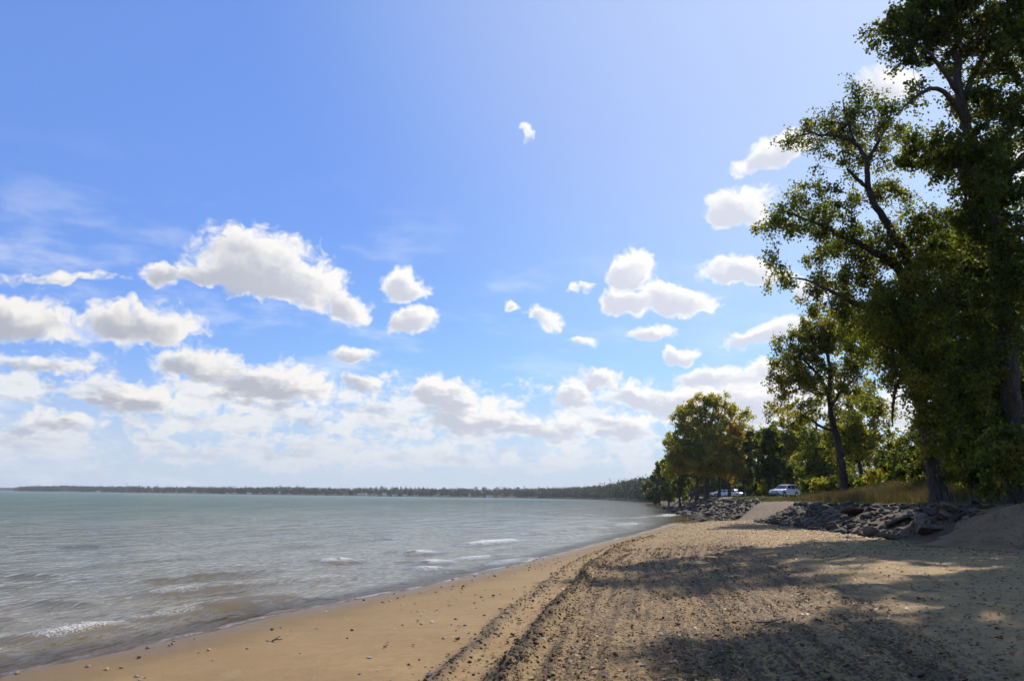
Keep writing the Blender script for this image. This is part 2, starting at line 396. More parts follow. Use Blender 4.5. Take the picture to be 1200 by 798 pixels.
# ------------------------------------------------------------------ water
CRESTS = [  # along-crest polyline in bearings, height m, foam
    ([(0, 757), (60, 744), (140, 728)], .11, .55), ([(140, 728), (220, 716), (345, 697)], .10, .32), ([(-120, 790), (0, 757)], .10, .3),
    ([(150, 697), (255, 687), (330, 682)], .09, .35), ([(140, 684), (240, 675), (320, 668)], .09, 0), ([(372, 659), (415, 656)], .13, 1.0),
    ([(40, 703), (120, 706)], .05, 0), ([(235, 716), (300, 708), (345, 697)], .06, .5), ([(-60, 730), (20, 722)], .06, 0),
    ([(468, 649), (512, 646)], .12, .9), ([(540, 639), (606, 632)], .13, 1.0), ([(488, 660), (525, 656)], .10, .8), ([(485, 668), (522, 665)], .09, .8), ([(520, 656), (600, 648)], .06, .6),
    ([(610, 626), (640, 623)], .09, .5), ([(570, 645), (640, 637)], .05, .1), ([(670, 620), (705, 617)], .10, .5), ([(725, 615), (745, 612)], .09, .5), ([(770, 605), (792, 602)], .13, .9),
    ([(570, 662), (625, 652)], .05, .6), ([(345, 681), (395, 672)], .06, .3), ([(655, 630), (700, 624)], .05, .1), ([(330, 640), (380, 637)], .05, 0), ([(60, 640), (120, 638)], .05, 0),
    ([(180, 655), (260, 651)], .05, 0), ([(420, 632), (470, 629)], .05, .1), ([(0, 676), (60, 672)], .06, 0), ([(740, 607), (765, 604)], .06, .3),
]
def build_water():
    rr = [3.0]
    while rr[-1] < 7000:
        r = rr[-1]; rr.append(r*(1.0048 if r < 90 else 1.012 if r < 600 else 1.05))
    rr = np.array(rr)
    fr = np.concatenate([np.linspace(-110, -48, 60, endpoint=False), np.linspace(-48, 14, 620), np.linspace(14, 42, 60)[1:]])
    A = np.radians(fr)
    Rr, Aa = np.meshgrid(rr, A, indexing='ij')
    X = Rr*np.sin(Aa); Y = Rr*np.cos(Aa)
    d = (xs(np.minimum(Y, 620))-X)*.93          # metres offshore
    dep = np.maximum(-ground(X, np.minimum(Y, 619)), 0)
    nearf = sstep(260, 60, Rr)
    # shore-parallel swell, patchy along the shore
    along = Y*.95+X*.3
    ph = d*2*np.pi/3.3 + 2.6*(fbm(along*.035, d*.05, 2)-.5)*4
    s = np.sin(ph)
    Z = (s + .35*np.cos(2*ph))*.020*sstep(0, 6, d)*sstep(.35, .65, fbm(along*.06+5, d*.15, 2))*nearf
    # wind chop from several directions
    for i, (L, a, k) in enumerate([(2.1, .009, 20), (1.3, .006, -25), (.85, .004, 40), (.55, .0026, 5)]):
        th = math.radians(k)+.35
        dx, dyy = -math.cos(th), math.sin(th)
        p = (X*dx+Y*dyy)*2*np.pi/L + 5*fbm(X*.22/L+i*7, Y*.22/L, 2)*2
        lim = sstep(L*75, L*25, Rr)
        Z = Z + a*np.sin(p)*(fbm(X*.3/L+3*i, Y*.3/L, 2)*2-.3)*sstep(.0, 2.5, d)*lim
    foam = np.zeros_like(Z)
    for pts, h, fo in CRESTS:
        P = np.array([onz(px, py, .02)[:2] for px, py in pts])
        best = np.full(Z.shape, 1e9); sgn = np.zeros_like(Z); tt = np.zeros_like(Z)
        seg = np.linalg.norm(np.diff(P, axis=0), axis=1); tot = seg.sum(); acc = 0
        lo = P.min(0)-4; hi = P.max(0)+4
        msk = (X > lo[0]) & (X < hi[0]) & (Y > lo[1]) & (Y < hi[1])
        if not msk.any(): continue
        xx, yy = X[msk], Y[msk]
        bb = np.full(xx.shape, 1e9); ssn = np.zeros_like(xx); t2 = np.zeros_like(xx)
        for i in range(len(P)-1):
            e = (P[i+1]-P[i])/seg[i]; rx, ry = xx-P[i, 0], yy-P[i, 1]
            al = np.clip(rx*e[0]+ry*e[1], 0, seg[i])
            qx, qy = rx-al*e[0], ry-al*e[1]; ds = np.hypot(qx, qy)
            sg = rx*e[1]-ry*e[0]                 # + on the shore side (right of the crest)
            up = ds < bb
            bb = np.where(up, ds, bb); ssn = np.where(up, sg, ssn); t2 = np.where(up, (acc+al)/tot, t2); acc += seg[i]
        wob = (fbm(xx*.9, yy*.9, 2)-.5)*.5
        sd = np.where(ssn > 0, bb, -bb) + wob*.5
        env = np.clip(np.sin(np.pi*np.clip(t2, .02, .98)), 0, 1)**.6*np.exp(-(np.maximum(bb-3, 0))**2)
        endd = np.exp(-np.where((t2 < .001) | (t2 > .999), bb/.5, 0))
        wf = .26+h; wb = .75+h*2
        prof = np.where(sd > 0, np.exp(-(sd/wf)**2), np.exp(-(sd/wb)**2)) - .35*np.exp(-((sd-.75)/.45)**2)
        Z[msk] = Z[msk] + h*prof*env*endd
        fm = np.exp(-((sd-.08)/(.04+.0078*np.hypot(xx, yy)))**2)*env*endd*fo*sstep(.22, .48, fbm(xx*2.2, yy*2.2, 3))
        tr = np.exp(-((sd-.55)/.4)**2)*env*endd*fo*.10*sstep(.5, .7, fbm(xx*3.2, yy*3.2, 3))
        if fo < .6: fm = fm*sstep(.45, .68, fbm(xx*.55+11, yy*.55, 2))
        foam[msk] = np.maximum(foam[msk], np.maximum(fm, tr))
    # thin swash line at the very edge
    edge = (fbm(X*.45, Y*.45, 3)-.5)*1.1
    sw = np.exp(-((d+.02-edge*.35)/.06)**2)*sstep(.38, .62, fbm(X*2.5+4, Y*2.5, 3))*np.interp(Y, [12, 19, 26], [.2, .5, .8])
    foam = np.maximum(foam, sw*sstep(140, 60, Rr))
    Z = Z + .012*np.exp(-((d-edge*.3)/.25)**2)
    v = np.stack([X, Y, Z], -1).reshape(-1, 3)
    f = grid_faces(*X.shape)
    # drop what lies well under dry land
    dry = ((X-xs(np.minimum(Y, 620))) > 2.5) & (Y < 619) & (X > xf(np.minimum(Y, 619))*0+xs(np.minimum(Y, 620))+2.5)
    keep = ~dry.reshape(-1)[f].all(1)
    me = mesh_np('water', v, f[keep], True)
    attr(me, 'foam', foam); attr(me, 'depth', dep); attr(me, 'offshore', np.where(Y > 619, 400, d)); attr(me, 'range', Rr)
    m, t, out = material('lake_water')
    pos = t.n.new('ShaderNodeTexCoord').outputs['Object']
    off = t.at('offshore'); dp = t.at('depth'); fo = t.at('foam')
    pn = t.noise(pos, .03, 3, .5)
    offn = t.m('MULTIPLY', off, t.m('ADD', pn, .5))
    c = t.mix(t.ss(1, 14, offn), (.165, .122, .046), (.105, .10, .042))
    c = t.mix(t.ss(12, 60, offn), c, (.062, .096, .058))
    c = t.mix(t.ss(50, 400, offn), c, (.046, .115, .08))
    mp = t.n.new('ShaderNodeMapping'); t.l.new(pos, mp.inputs[0]); mp.inputs['Rotation'].default_value = (0, 0, .33); mp.inputs['Scale'].default_value = (1.5, .42, 1)
    r1 = t.noise(mp.outputs[0], 3.2, 4, .55); r2 = t.noise(mp.outputs[0], .8, 4, .55); r3 = t.noise(mp.outputs[0], .12, 3, .5)
    hh = t.m('ADD', t.m('MULTIPLY', r1, t.ss(2, 30, off, .06, .12)), t.m('MULTIPLY', r2, t.ss(2, 30, off, .17, .36)))
    calm = t.ss(.3, .7, r3, .55, 1.1)
    hh = t.m('MULTIPLY', hh, calm)
    nb = t.bump(hh, .8, 1.0)
    body = t.node('ShaderNodeBsdfDiffuse', {'Color': c})
    gl0 = t.node('ShaderNodeBsdfGlossy', {'Roughness': t.ss(5, 200, off, .05, .14), 'Normal': nb})
    fr0 = t.node('ShaderNodeFresnel', {'IOR': 1.333, 'Normal': nb}).outputs[0]
    p = t.node('ShaderNodeMixShader', {0: t.m('MULTIPLY', fr0, t.ss(3, 80, off, .88, .56)), 1: body.outputs[0], 2: gl0.outputs[0]})
    tr = t.n.new('ShaderNodeBsdfTransparent'); tr.inputs[0].default_value = (.86, .80, .66, 1)
    gl = t.n.new('ShaderNodeBsdfGlossy'); gl.inputs['Roughness'].default_value = .06; t.l.new(nb, gl.inputs['Normal'])
    fr_ = t.node('ShaderNodeFresnel', {'IOR': 1.333, 'Normal': nb}).outputs[0]
    thin = t.node('ShaderNodeMixShader', {0: t.m('MULTIPLY', fr_, .5), 1: tr.outputs[0], 2: gl.outputs[0]})
    mx = t.node('ShaderNodeMixShader', {0: t.ss(.0, .12, dp), 1: thin.outputs[0], 2: p.outputs[0]})
    fb = t.node('ShaderNodeBsdfDiffuse', {'Color': (.80, .79, .74)})
    fn = t.noise(pos, 42., 3, .8)
    fm = t.ss(.50, .68, t.m('ADD', t.m('MULTIPLY', fo, .74), t.m('MULTIPLY', t.m('SUBTRACT', t.ss(.36, .64, fn), .5), 1.15)))
    mx2 = t.node('ShaderNodeMixShader', {0: t.m('MULTIPLY', fm, t.ss(.02, .12, fo)), 1: mx.outputs[0], 2: fb.outputs[0]})
    t.l.new(mx2.outputs[0], out.inputs[0])
    o = link('water', me, m)
    tag(o, 'wide green-grey lake with small waves breaking at the sand', 'lake', kind='structure')
build_water()

# ------------------------------------------------------------------ leaves, branches, trees
def leaf_material(name, translucency=.57):
    m, t, out = material(name)
    c = t.at('leaf_colour', 'Color')
    df = t.node('ShaderNodeBsdfPrincipled', {'Base Color': c, 'Roughness': .55, 'Specular IOR Level': .25})
    tl = t.node('ShaderNodeBsdfTranslucent', {'Color': t.mix(1.0, c, (2.6, 2.5, .85), 'MULTIPLY')})
    mx = t.node('ShaderNodeMixShader', {0: translucency, 1: df.outputs[0], 2: tl.outputs[0]})
    t.l.new(mx.outputs[0], out.inputs[0]); return m
LEAF = leaf_material('leaf')
def bark_material():
    m, t, out = material('bark')
    pos = t.n.new('ShaderNodeTexCoord').outputs['Object']
    v = t.vm('MULTIPLY', pos, (6, 6, 1.2))
    n = t.noise(v, 1.6, 6, .7)
    c = t.mix(t.ss(.35, .65, n), (.026, .021, .016), (.075, .06, .047))
    principled(t, out, Base_Color=c, Roughness=.95, Normal=t.bump(n, .9, .06)); return m
BARK = bark_material()

def unit(v): return v/np.maximum(np.linalg.norm(v, axis=-1, keepdims=True), 1e-9)
def leaves_geo(P, size, rng, flat=.0):
    n = len(P)
    a = unit(rng.normal(size=(n, 3))+np.array([0, 0, -.35]))
    nn = unit(rng.normal(size=(n, 3))+np.array([0, 0, flat]))
    b = unit(np.cross(a, nn)); c = np.cross(b, a)
    L = (size*rng.uniform(.7, 1.35, n))[:, None] if np.ndim(size) else size*rng.uniform(.7, 1.35, (n, 1))
    W = L*rng.uniform(.36, .52, (n, 1))
    fold = L*rng.uniform(-.05, .18, (n, 1))
    v = np.stack([P, P+a*L*.42+b*W+c*fold, P+a*L, P+a*L*.42-b*W+c*fold], 1).reshape(-1, 3)
    return v, np.arange(4*n).reshape(n, 4)
def leaf_colours(P, pal, rng, autumn=None, jit=.22):
    """pal: list of (rgb, weight); autumn: list of (centre, radius, rgb) patches"""
    n = len(P)
    cols = np.array([p[0] for p in pal]); w = np.array([p[1] for p in pal], float); w /= w.sum()
    idx = rng.choice(len(pal), n, p=w)
    # whole sprays share a tone
    k = fbm(P[:, 0]*.55+P[:, 2]*.31, P[:, 1]*.55+P[:, 2]*.6, 3)
    srt = np.argsort(np.argsort(k))/n
    idx2 = np.searchsorted(np.cumsum(w), np.clip(srt, 0, .9999))
    idx = np.where(rng.random(n) < .62, idx2, idx)
    c = cols[np.clip(idx, 0, len(pal)-1)].copy()
    if autumn:
        for ctr, rad, rgb in autumn:
            d = np.linalg.norm((P-ctr)/rad, axis=1)
            hit = rng.random(n) < np.clip(.95-d, 0, .42)
            c[hit] = rgb
    c *= rng.uniform(1-jit, 1+jit, (n, 1))
    return np.concatenate([c, np.ones((n, 1))], 1)

def tubes_geo(lines, sides=6):
    vs_, fs_ = [], []; base = 0
    for pts, rad in lines:
        pts = np.asarray(pts, float); k = len(pts)
        if k < 2: continue
        tg = unit(np.gradient(pts, axis=0))
        ref = np.array([.3, .9, .1]) if abs(tg[0, 1]) < .9 else np.array([1, 0, 0])
        a = unit(np.cross(tg, ref)); b = np.cross(tg, a)
        th = np.linspace(0, 2*np.pi, sides, endpoint=False)
        ring = pts[:, None, :] + (a[:, None, :]*np.cos(th)[None, :, None] + b[:, None, :]*np.sin(th)[None, :, None])*np.asarray(rad)[:, None, None]
        vs_.append(ring.reshape(-1, 3))
        i = np.arange(k*sides).reshape(k, sides)+base
        q = np.stack([i[:-1], np.roll(i[:-1], -1, 1), np.roll(i[1:], -1, 1), i[1:]], -1).reshape(-1, 4)
        fs_.append(q); base += k*sides
    return np.concatenate(vs_), np.concatenate(fs_)
def smooth_line(pts, n):
    pts = np.asarray(pts, float)
    if len(pts) < 3:
        t = np.linspace(0, 1, n)[:, None]; return pts[0]*(1-t)+pts[-1]*t
    s = np.concatenate([[0], np.cumsum(np.linalg.norm(np.diff(pts, axis=0), axis=1))]); s /= s[-1]
    P = np.vstack([2*pts[0]-pts[1], pts, 2*pts[-1]-pts[-2]])
    out = []
    for t in np.linspace(0, 1, n):
        i = min(np.searchsorted(s, t, 'right')-1, len(pts)-2); i = max(i, 0)
        u = (t-s[i])/max(s[i+1]-s[i], 1e-9)
        p0, p1, p2, p3 = P[i], P[i+1], P[i+2], P[i+3]
        out.append(.5*((2*p1)+(-p0+p2)*u+(2*p0-5*p1+4*p2-p3)*u*u+(-p0+3*p1-3*p2+p3)*u**3))
    return np.array(out)

GREEN = [((.048, .064, .013), 3), ((.075, .094, .018), 4), ((.115, .125, .023), 3), ((.18, .155, .028), 1.3)]
OLIVE = [((.075, .085, .018), 3), ((.115, .12, .024), 4), ((.155, .15, .03), 3), ((.21, .165, .032), 1.2)]
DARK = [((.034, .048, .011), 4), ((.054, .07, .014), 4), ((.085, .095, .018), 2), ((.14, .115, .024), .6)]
YELLOW = [((.12, .13, .02), 3), ((.18, .17, .026), 4), ((.24, .19, .032), 2), ((.07, .085, .016), 2)]

def tree(name, base, trunk, limbs, lobes, label, group=None, cat='tree', seed=1, pal=GREEN, leaf=.11, per=240, clump=.75, nclump=200,
         autumn=None, twigr=.022, sides=7, tw_sides=4, up=0.):
    """base: ground point (3,), trunk/limbs: lists of (points, r0, r1) in world metres; lobes: (centre, radii(3), weight)."""
    rng = np.random.default_rng(seed)
    root = empty(name, tuple(base)); tag(root, label, cat, group)
    lines = []; skel = []; srad = []
    for pts, r0, r1 in [trunk]+limbs:
        L = smooth_line(pts, max(8, len(pts)*5))
        L[1:-1] += rng.normal(size=L[1:-1].shape)*r0*.12
        r = np.linspace(1, 0, len(L))**.85*(r0-r1)+r1
        if pts is trunk[0]: r = r*(1+.55*np.exp(-np.arange(len(L))*1.1))
        lines.append((L, r)); skel.append(L); srad.append(r)
    SK = np.concatenate(skel); SR = np.concatenate(srad)
    # clump centres
    wt = np.array([l[2]*l[1][0]*l[1][1] for l in lobes], float); wt /= wt.sum()
    cl = []
    for (c, r, w_), k in zip(lobes, rng.multinomial(nclump, wt)):
        dirs = unit(rng.normal(size=(k, 3))); rad = rng.random(k)**.42
        cl.append(np.asarray(c)+dirs*rad[:, None]*np.asarray(r))
    cl = np.concatenate(cl)
    cl = cl[cl[:, 2] > base[2]+.3]
    twig = []; pts_all = []; siz = []
    SKd = SK.copy(); SRd = SR.copy()
    order = np.argsort(np.linalg.norm(cl[:, None, :]-SK[None, :, :], axis=2).min(1))
    for ci in order:
        c = cl[ci]
        dv = np.linalg.norm(SKd-c, axis=1) + np.maximum(SKd[:, 2]-c[2]+.3, 0)*(1.0+up)
        j = int(np.argmin(dv)); p = SKd[j]; dist = np.linalg.norm(c-p)
        if dist > .4:
            mid = (p+c)/2 + rng.normal(size=3)*dist*.10 + np.array([0, 0, dist*.10*(1+up)])
            L = smooth_line([p, mid, c], max(4, min(9, int(dist*2)+3)))
            r0 = min(SRd[j]*.7, twigr+.013*dist*(1 if leaf < .2 else 1.6)); r = np.linspace(r0, twigr*.35, len(L))
            twig.append((L, r))
            SKd = np.vstack([SKd, L[1:-1]]); SRd = np.concatenate([SRd, r[1:-1]])
        n = int(per*rng.uniform(.45, 1.3))
        cr = clump*rng.uniform(.6, 1.25)
        # sprays: several short sub-twigs carrying leaves
        ns = max(3, n//22)
        sc = c + unit(rng.normal(size=(ns, 3)))*(rng.random((ns, 1))**.5)*cr*np.array([1, 1, .8])
        ii = rng.integers(0, ns, n); tt = rng.random((n, 1))**.6
        pp = c*(1-tt)+sc[ii]*tt + rng.normal(size=(n, 3))*cr*.17
        pts_all.append(pp)
        for s_ in sc[:4]:
            if leaf < .2: twig.append((np.array([c, (c+s_)/2+rng.normal(size=3)*.05, s_]), np.array([.012, .009, .005])))
    V, F = tubes_geo(lines, sides)
    o0 = len(V)
    if twig:
        V2, F2 = tubes_geo(twig, tw_sides); V = np.vstack([V, V2]); F = np.vstack([F, F2+o0])
    B = np.asarray(base)
    tr = link('trunk', mesh_np('trunk', V-B, F, True), BARK, root)
    Pn = np.concatenate(pts_all)
    Pn = Pn[Pn[:, 2] > ground(Pn[:, 0], Pn[:, 1])+.05]
    lv, lf = leaves_geo(Pn, leaf, rng)
    me = mesh_np('crown', lv-B, lf)
    attr(me, 'leaf_colour', leaf_colours(Pn, pal, rng, autumn), 'FACE', 'FLOAT_COLOR')
    cr = link('crown', me, LEAF, root)
    return root

def px_line(pts, D, depth=None):
    out = []
    for i, p in enumerate(pts):
        dd = D + (depth[i] if depth else 0)
        out.append(at(p[0], p[1], dd))
    return np.array(out)
def px_lobes(L, D, thick=1.0):
    out = []
    for l in L:
        cx, cy_, rx, ry = l[:4]; w = l[4] if len(l) > 4 else 1; dd = D+(l[5] if len(l) > 5 else 0)
        c = at(cx, cy_, dd); k = dd/FPX
        out.append((c, (rx*k, max(rx, ry)*k*thick, ry*k), w))
    return out
def ground_pt(px, D):
    x = at(px, 585, D)[0]; return np.array([x, D, float(ground(x, D))])
def grounded(pts, base):
    P = np.array(pts); P[0] = base-np.array([0, 0, .25]); return P

# big leaning cottonwood
D = 40; b = ground_pt(1103, D)
tree('cottonwood_tree', b,
     (grounded(px_line([(1103, 585), (1092, 535), (1082, 485), (1067, 440), (1062, 395), (1066, 345), (1064, 308), (1039, 263), (1019, 225), (1016, 190), (1003, 169), (984, 160), (954, 158), (930, 161)], D, [0, 0, 0, 0, 0, -.5, -.5, -1, -1, -1, -1, -1, -1, -1]), b), .43, .02),
     [(px_line([(1066, 330), (1040, 305), (1005, 285), (965, 265), (915, 245)], D, [0, -.5, -1, -1.5, -2]), .24, .03),
      (px_line([(1062, 400), (1030, 370), (990, 350), (950, 330), (925, 325)], D, [0, -1, -2, -2.5, -3]), .20, .02),
      (px_line([(1018, 222), (1005, 210), (993, 199)], D, [-1, -1.2, -1.4]), .12, .06),
      (px_line([(1016, 190), (1030, 165), (1040, 145), (1045, 125)], D, [-1, -.5, 0, 0]), .11, .02),
      (px_line([(1003, 169), (992, 140), (988, 115)], D, [-1, -1, -1]), .07, .02),
      (px_line([(1066, 345), (1085, 300), (1095, 265), (1100, 250)], D, [0, 0, .5, .5]), .22, .03),
      (px_line([(1064, 420), (1100, 380), (1130, 345), (1145, 320)], D, [0, 1, 2, 2]), .22, .03),
      (px_line([(1066, 440), (1052, 448), (1047, 470), (1046, 500)], D, [0, -.3, -.5, -.5]), .12, .03)],
     px_lobes([(915, 255, 32, 36, .6, -2), (912, 318, 24, 28, .6, -2.5), (960, 250, 46, 36, .7, -1), (1000, 292, 55, 42, 1.1), (985, 345, 48, 34, 1), (1025, 395, 48, 42, 1.1),
               (1060, 300, 50, 48, 1.1), (1098, 285, 38, 34, 1.1), (975, 150, 44, 26, .75), (1005, 118, 28, 22, .75), (1030, 165, 42, 42, .9), (1042, 122, 20, 18, .8, -.5), (935, 162, 20, 13, .4), (985, 185, 34, 26, .5), (1048, 235, 26, 26, .7),
               (1105, 360, 50, 55, 1.2), (1072, 425, 44, 40, 1.2, -1.5), (1035, 470, 14, 36, .7), (1130, 320, 40, 40, 1), (1060, 365, 50, 40, 1.2, -2), (1100, 470, 34, 40, 1.1, -1), (1108, 530, 26, 34, .9, -1), (1085, 400, 40, 40, 1, 1.5), (1098, 268, 36, 26, 1.0, -1), (1045, 360, 46, 44, 1.2, -3), (1085, 440, 46, 46, 1.3, -3), (1090, 330, 46, 44, 1.1, -2.5), (1110, 500, 34, 36, 1, -2), (1010, 230, 24, 24, .7), (950, 215, 20, 20, .5)], D),
     'largest cottonwood leaning left over the bank with bare limbs and thin outer sprays', 'trees on the bank', seed=11, pal=GREEN, leaf=.122, per=122, clump=.86, nclump=880,
     autumn=[(at(1075, 320, 39), np.array([3, 4, 2.5]), (.15, .125, .025))])

# tall tree at the frame's right
D = 33; b = ground_pt(1190, D)
tree('cottonwood_tree', b,
     (grounded(px_line([(1190, 585), (1188, 500), (1180, 400), (1170, 300), (1155, 220), (1132, 145), (1124, 112), (1120, 60), (1122, 5), (1118, -60)], D), b), .46, .05),
     [(px_line([(1132, 145), (1115, 117), (1095, 104), (1070, 116), (1050, 135)], D, [0, -.5, -1, -1.5, -2]), .14, .02),
      (px_line([(1128, 125), (1140, 90), (1160, 50), (1175, 10)], D), .16, .03),
      (px_line([(1160, 240), (1195, 190), (1230, 140)], D), .2, .04),
      (px_line([(1124, 112), (1095, 70), (1060, 40)], D, [0, -1, -1.5]), .13, .02),
      (px_line([(1158, 235), (1135, 200), (1100, 180)], D, [0, -1, -1.5]), .13, .02)],
     px_lobes([(1048, 58, 40, 44, 1.1, -1), (1075, 20, 44, 34, 1, -.5), (1095, 40, 48, 40, 1.1), (1145, 40, 50, 60, 1.2), (1195, 50, 45, 60, 1.2), (1110, -30, 60, 40, 1), (1180, -40, 60, 45, 1), (1095, 176, 52, 24, 1.0, -1), (1140, 190, 46, 40, 1.1),
               (1180, 150, 45, 50, 1.2), (1175, 225, 45, 38, 1.1), (1225, 110, 45, 70, .8), (1225, 230, 40, 60, .8), (1065, 110, 30, 16, .35, -1), (1138, 232, 22, 26, .8), (1205, 290, 40, 50, .9), (1165, 300, 40, 46, 1.1, -1), (1185, 370, 40, 50, 1.1, -1), (1170, 440, 36, 46, 1.1, -.8), (1180, 510, 50, 44, 1.1, 1), (1148, 185, 30, 44, 1.2, -2), (1158, 255, 36, 46, 1.3, -2), (1168, 320, 36, 40, 1.2, -1.5), (1140, 350, 46, 50, 1.1, 1), (1150, 440, 50, 50, 1.1, 1.5), (1120, 270, 34, 30, .8, 1), (1150, 120, 40, 40, 1), (1110, 0, 60, 40, 1), (1200, 0, 60, 50, 1)], D),
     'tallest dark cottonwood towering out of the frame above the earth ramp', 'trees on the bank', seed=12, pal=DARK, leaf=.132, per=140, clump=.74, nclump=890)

# dense mid trees that close the right side
D = 46; b = ground_pt(1150, D)
tree('cottonwood_tree', b, (grounded(px_line([(1150, 585), (1146, 500), (1150, 400), (1158, 320), (1150, 250)], D), b), .42, .05),
     [(px_line([(1147, 480), (1110, 440), (1090, 400)], D), .15, .03), (px_line([(1150, 430), (1185, 380), (1205, 340)], D), .15, .03)],
     px_lobes([(1150, 300, 48, 50, 1), (1175, 350, 48, 50, 1.1), (1130, 390, 46, 46, 1.1), (1165, 430, 55, 46, 1.2), (1110, 455, 28, 30, .8), (1135, 490, 40, 40, 1.1), (1185, 490, 40, 50, 1.1), (1145, 255, 26, 22, .6), (1215, 420, 40, 70, 1)], D),
     'dense ivy-dark tree filling the gap right of the leaning cottonwood', 'trees on the bank', seed=13, pal=GREEN+[((.10, .075, .018), .7)], leaf=.15, per=150, clump=1.0, nclump=620,
     autumn=[(at(1135, 345, 46), np.array([2.2, 3, 2.4]), (.17, .115, .025)), (at(1125, 440, 45), np.array([1.6, 3, 1.6]), (.16, .085, .022))])

# smaller open tree with crooked limbs
D = 60; b = ground_pt(992, D)
tree('crooked_tree', b, (grounded(px_line([(992, 582), (987, 545), (981, 515), (975, 490), (972, 468)], D), b), .33, .17),
     [(px_line([(972, 468), (963, 445), (950, 430), (938, 420), (922, 420)], D), .15, .03),
      (px_line([(972, 468), (973, 435), (969, 408), (976, 380), (980, 362)], D), .19, .03),
      (px_line([(974, 478), (986, 458), (1001, 444), (1008, 425)], D), .13, .03),
      (px_line([(979, 505), (962, 500), (948, 490), (935, 492), (920, 502)], D), .12, .03),
      (px_line([(972, 462), (958, 462), (940, 455), (925, 462)], D), .10, .02)],
     px_lobes([(938, 412, 34, 22, .7), (918, 445, 24, 30, .7), (975, 382, 36, 26, .9), (1008, 415, 30, 26, .8), (955, 445, 34, 24, .7), (930, 480, 30, 22, .7), (990, 455, 30, 24, .7), (960, 395, 30, 20, .7), (1015, 380, 28, 28, .9)], D),
     'open crooked tree with dark forked limbs right of the white car', 'trees on the bank', seed=14, pal=OLIVE, leaf=.15, per=85, clump=.85, nclump=420)

# background trees behind the bank, each its own
BGT = [  # px, D, top y, half width px, palette, lean, label
    (927, 128, 470, 36, YELLOW, 'yellow-green tree behind the parked white car'),
    (1012, 82, 440, 42, OLIVE, 'olive tree behind the crooked trunk'),
    (1050, 78, 520, 26, YELLOW, 'low bright tree glimpsed under the drooping limb'),
    (968, 110, 455, 40, GREEN, 'mid-green tree closing the view behind the crooked tree'),
    (1100, 70, 440, 42, DARK, 'dark tree behind the leaning cottonwood trunk'),
    (1150, 62, 470, 44, GREEN, 'green tree deep in the shade behind the bank'),
    (1195, 58, 430, 44, DARK, 'dark tree at the wood edge behind the earth ramp'),
    (1230, 48, 380, 60, GREEN, 'broad tree partly outside the picture beyond the ramp'),
    (906, 120, 500, 22, DARK, 'narrow dark tree just left of the yellow-green one'),
    (888, 150, 498, 20, GREEN, 'round green tree beside the orange-flecked tree'),
    (872, 175, 505, 22, DARK, 'dark tree behind the orange-flecked tree on its right'),
    (850, 215, 520, 26, GREEN, 'tree behind the two far cars'),
    (797, 175, 512, 20, GREEN, 'green tree left of the orange-flecked tree at the shore'),
    (783, 210, 535, 15, GREEN, 'shore tree where the wood meets the water'),
    (773, 270, 552, 13, DARK, 'low shore tree farther along the riprap'),
    (765, 350, 562, 12, DARK, 'small far shore tree at the tip of the near wood'),
    (815, 235, 525, 26, DARK, 'dark tree deep behind the shore row'),
    (940, 140, 500, 34, DARK, 'dark tree farther back in the wood'),
    (1000, 140, 490, 40, DARK, 'dark tree far back behind the crooked tree'),
    (1075, 110, 535, 40, DARK, 'low dark tree far back below the sky gap'),
]
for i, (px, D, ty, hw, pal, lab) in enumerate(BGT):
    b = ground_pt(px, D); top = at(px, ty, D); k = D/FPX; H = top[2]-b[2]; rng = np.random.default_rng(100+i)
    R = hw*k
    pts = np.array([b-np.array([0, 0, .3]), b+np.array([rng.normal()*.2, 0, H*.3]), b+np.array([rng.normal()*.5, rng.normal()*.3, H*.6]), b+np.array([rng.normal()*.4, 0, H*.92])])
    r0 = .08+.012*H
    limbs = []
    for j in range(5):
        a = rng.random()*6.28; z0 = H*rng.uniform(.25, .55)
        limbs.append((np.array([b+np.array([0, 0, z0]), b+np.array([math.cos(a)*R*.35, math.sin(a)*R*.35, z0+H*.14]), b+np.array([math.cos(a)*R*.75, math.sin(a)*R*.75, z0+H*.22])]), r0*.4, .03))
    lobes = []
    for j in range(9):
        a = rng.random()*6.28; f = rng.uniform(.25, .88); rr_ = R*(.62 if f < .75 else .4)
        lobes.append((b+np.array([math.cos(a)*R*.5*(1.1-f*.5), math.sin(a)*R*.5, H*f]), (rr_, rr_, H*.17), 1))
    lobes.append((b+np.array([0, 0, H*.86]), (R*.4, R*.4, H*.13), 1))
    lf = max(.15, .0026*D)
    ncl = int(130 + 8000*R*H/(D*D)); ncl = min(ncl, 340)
    tree('broadleaf_tree', b, (pts, r0, .04), limbs, lobes, lab, 'trees of the wood behind the beach', seed=200+i, pal=pal, leaf=lf, per=90, clump=max(.85, R*.27), nclump=ncl, sides=6, tw_sides=3)

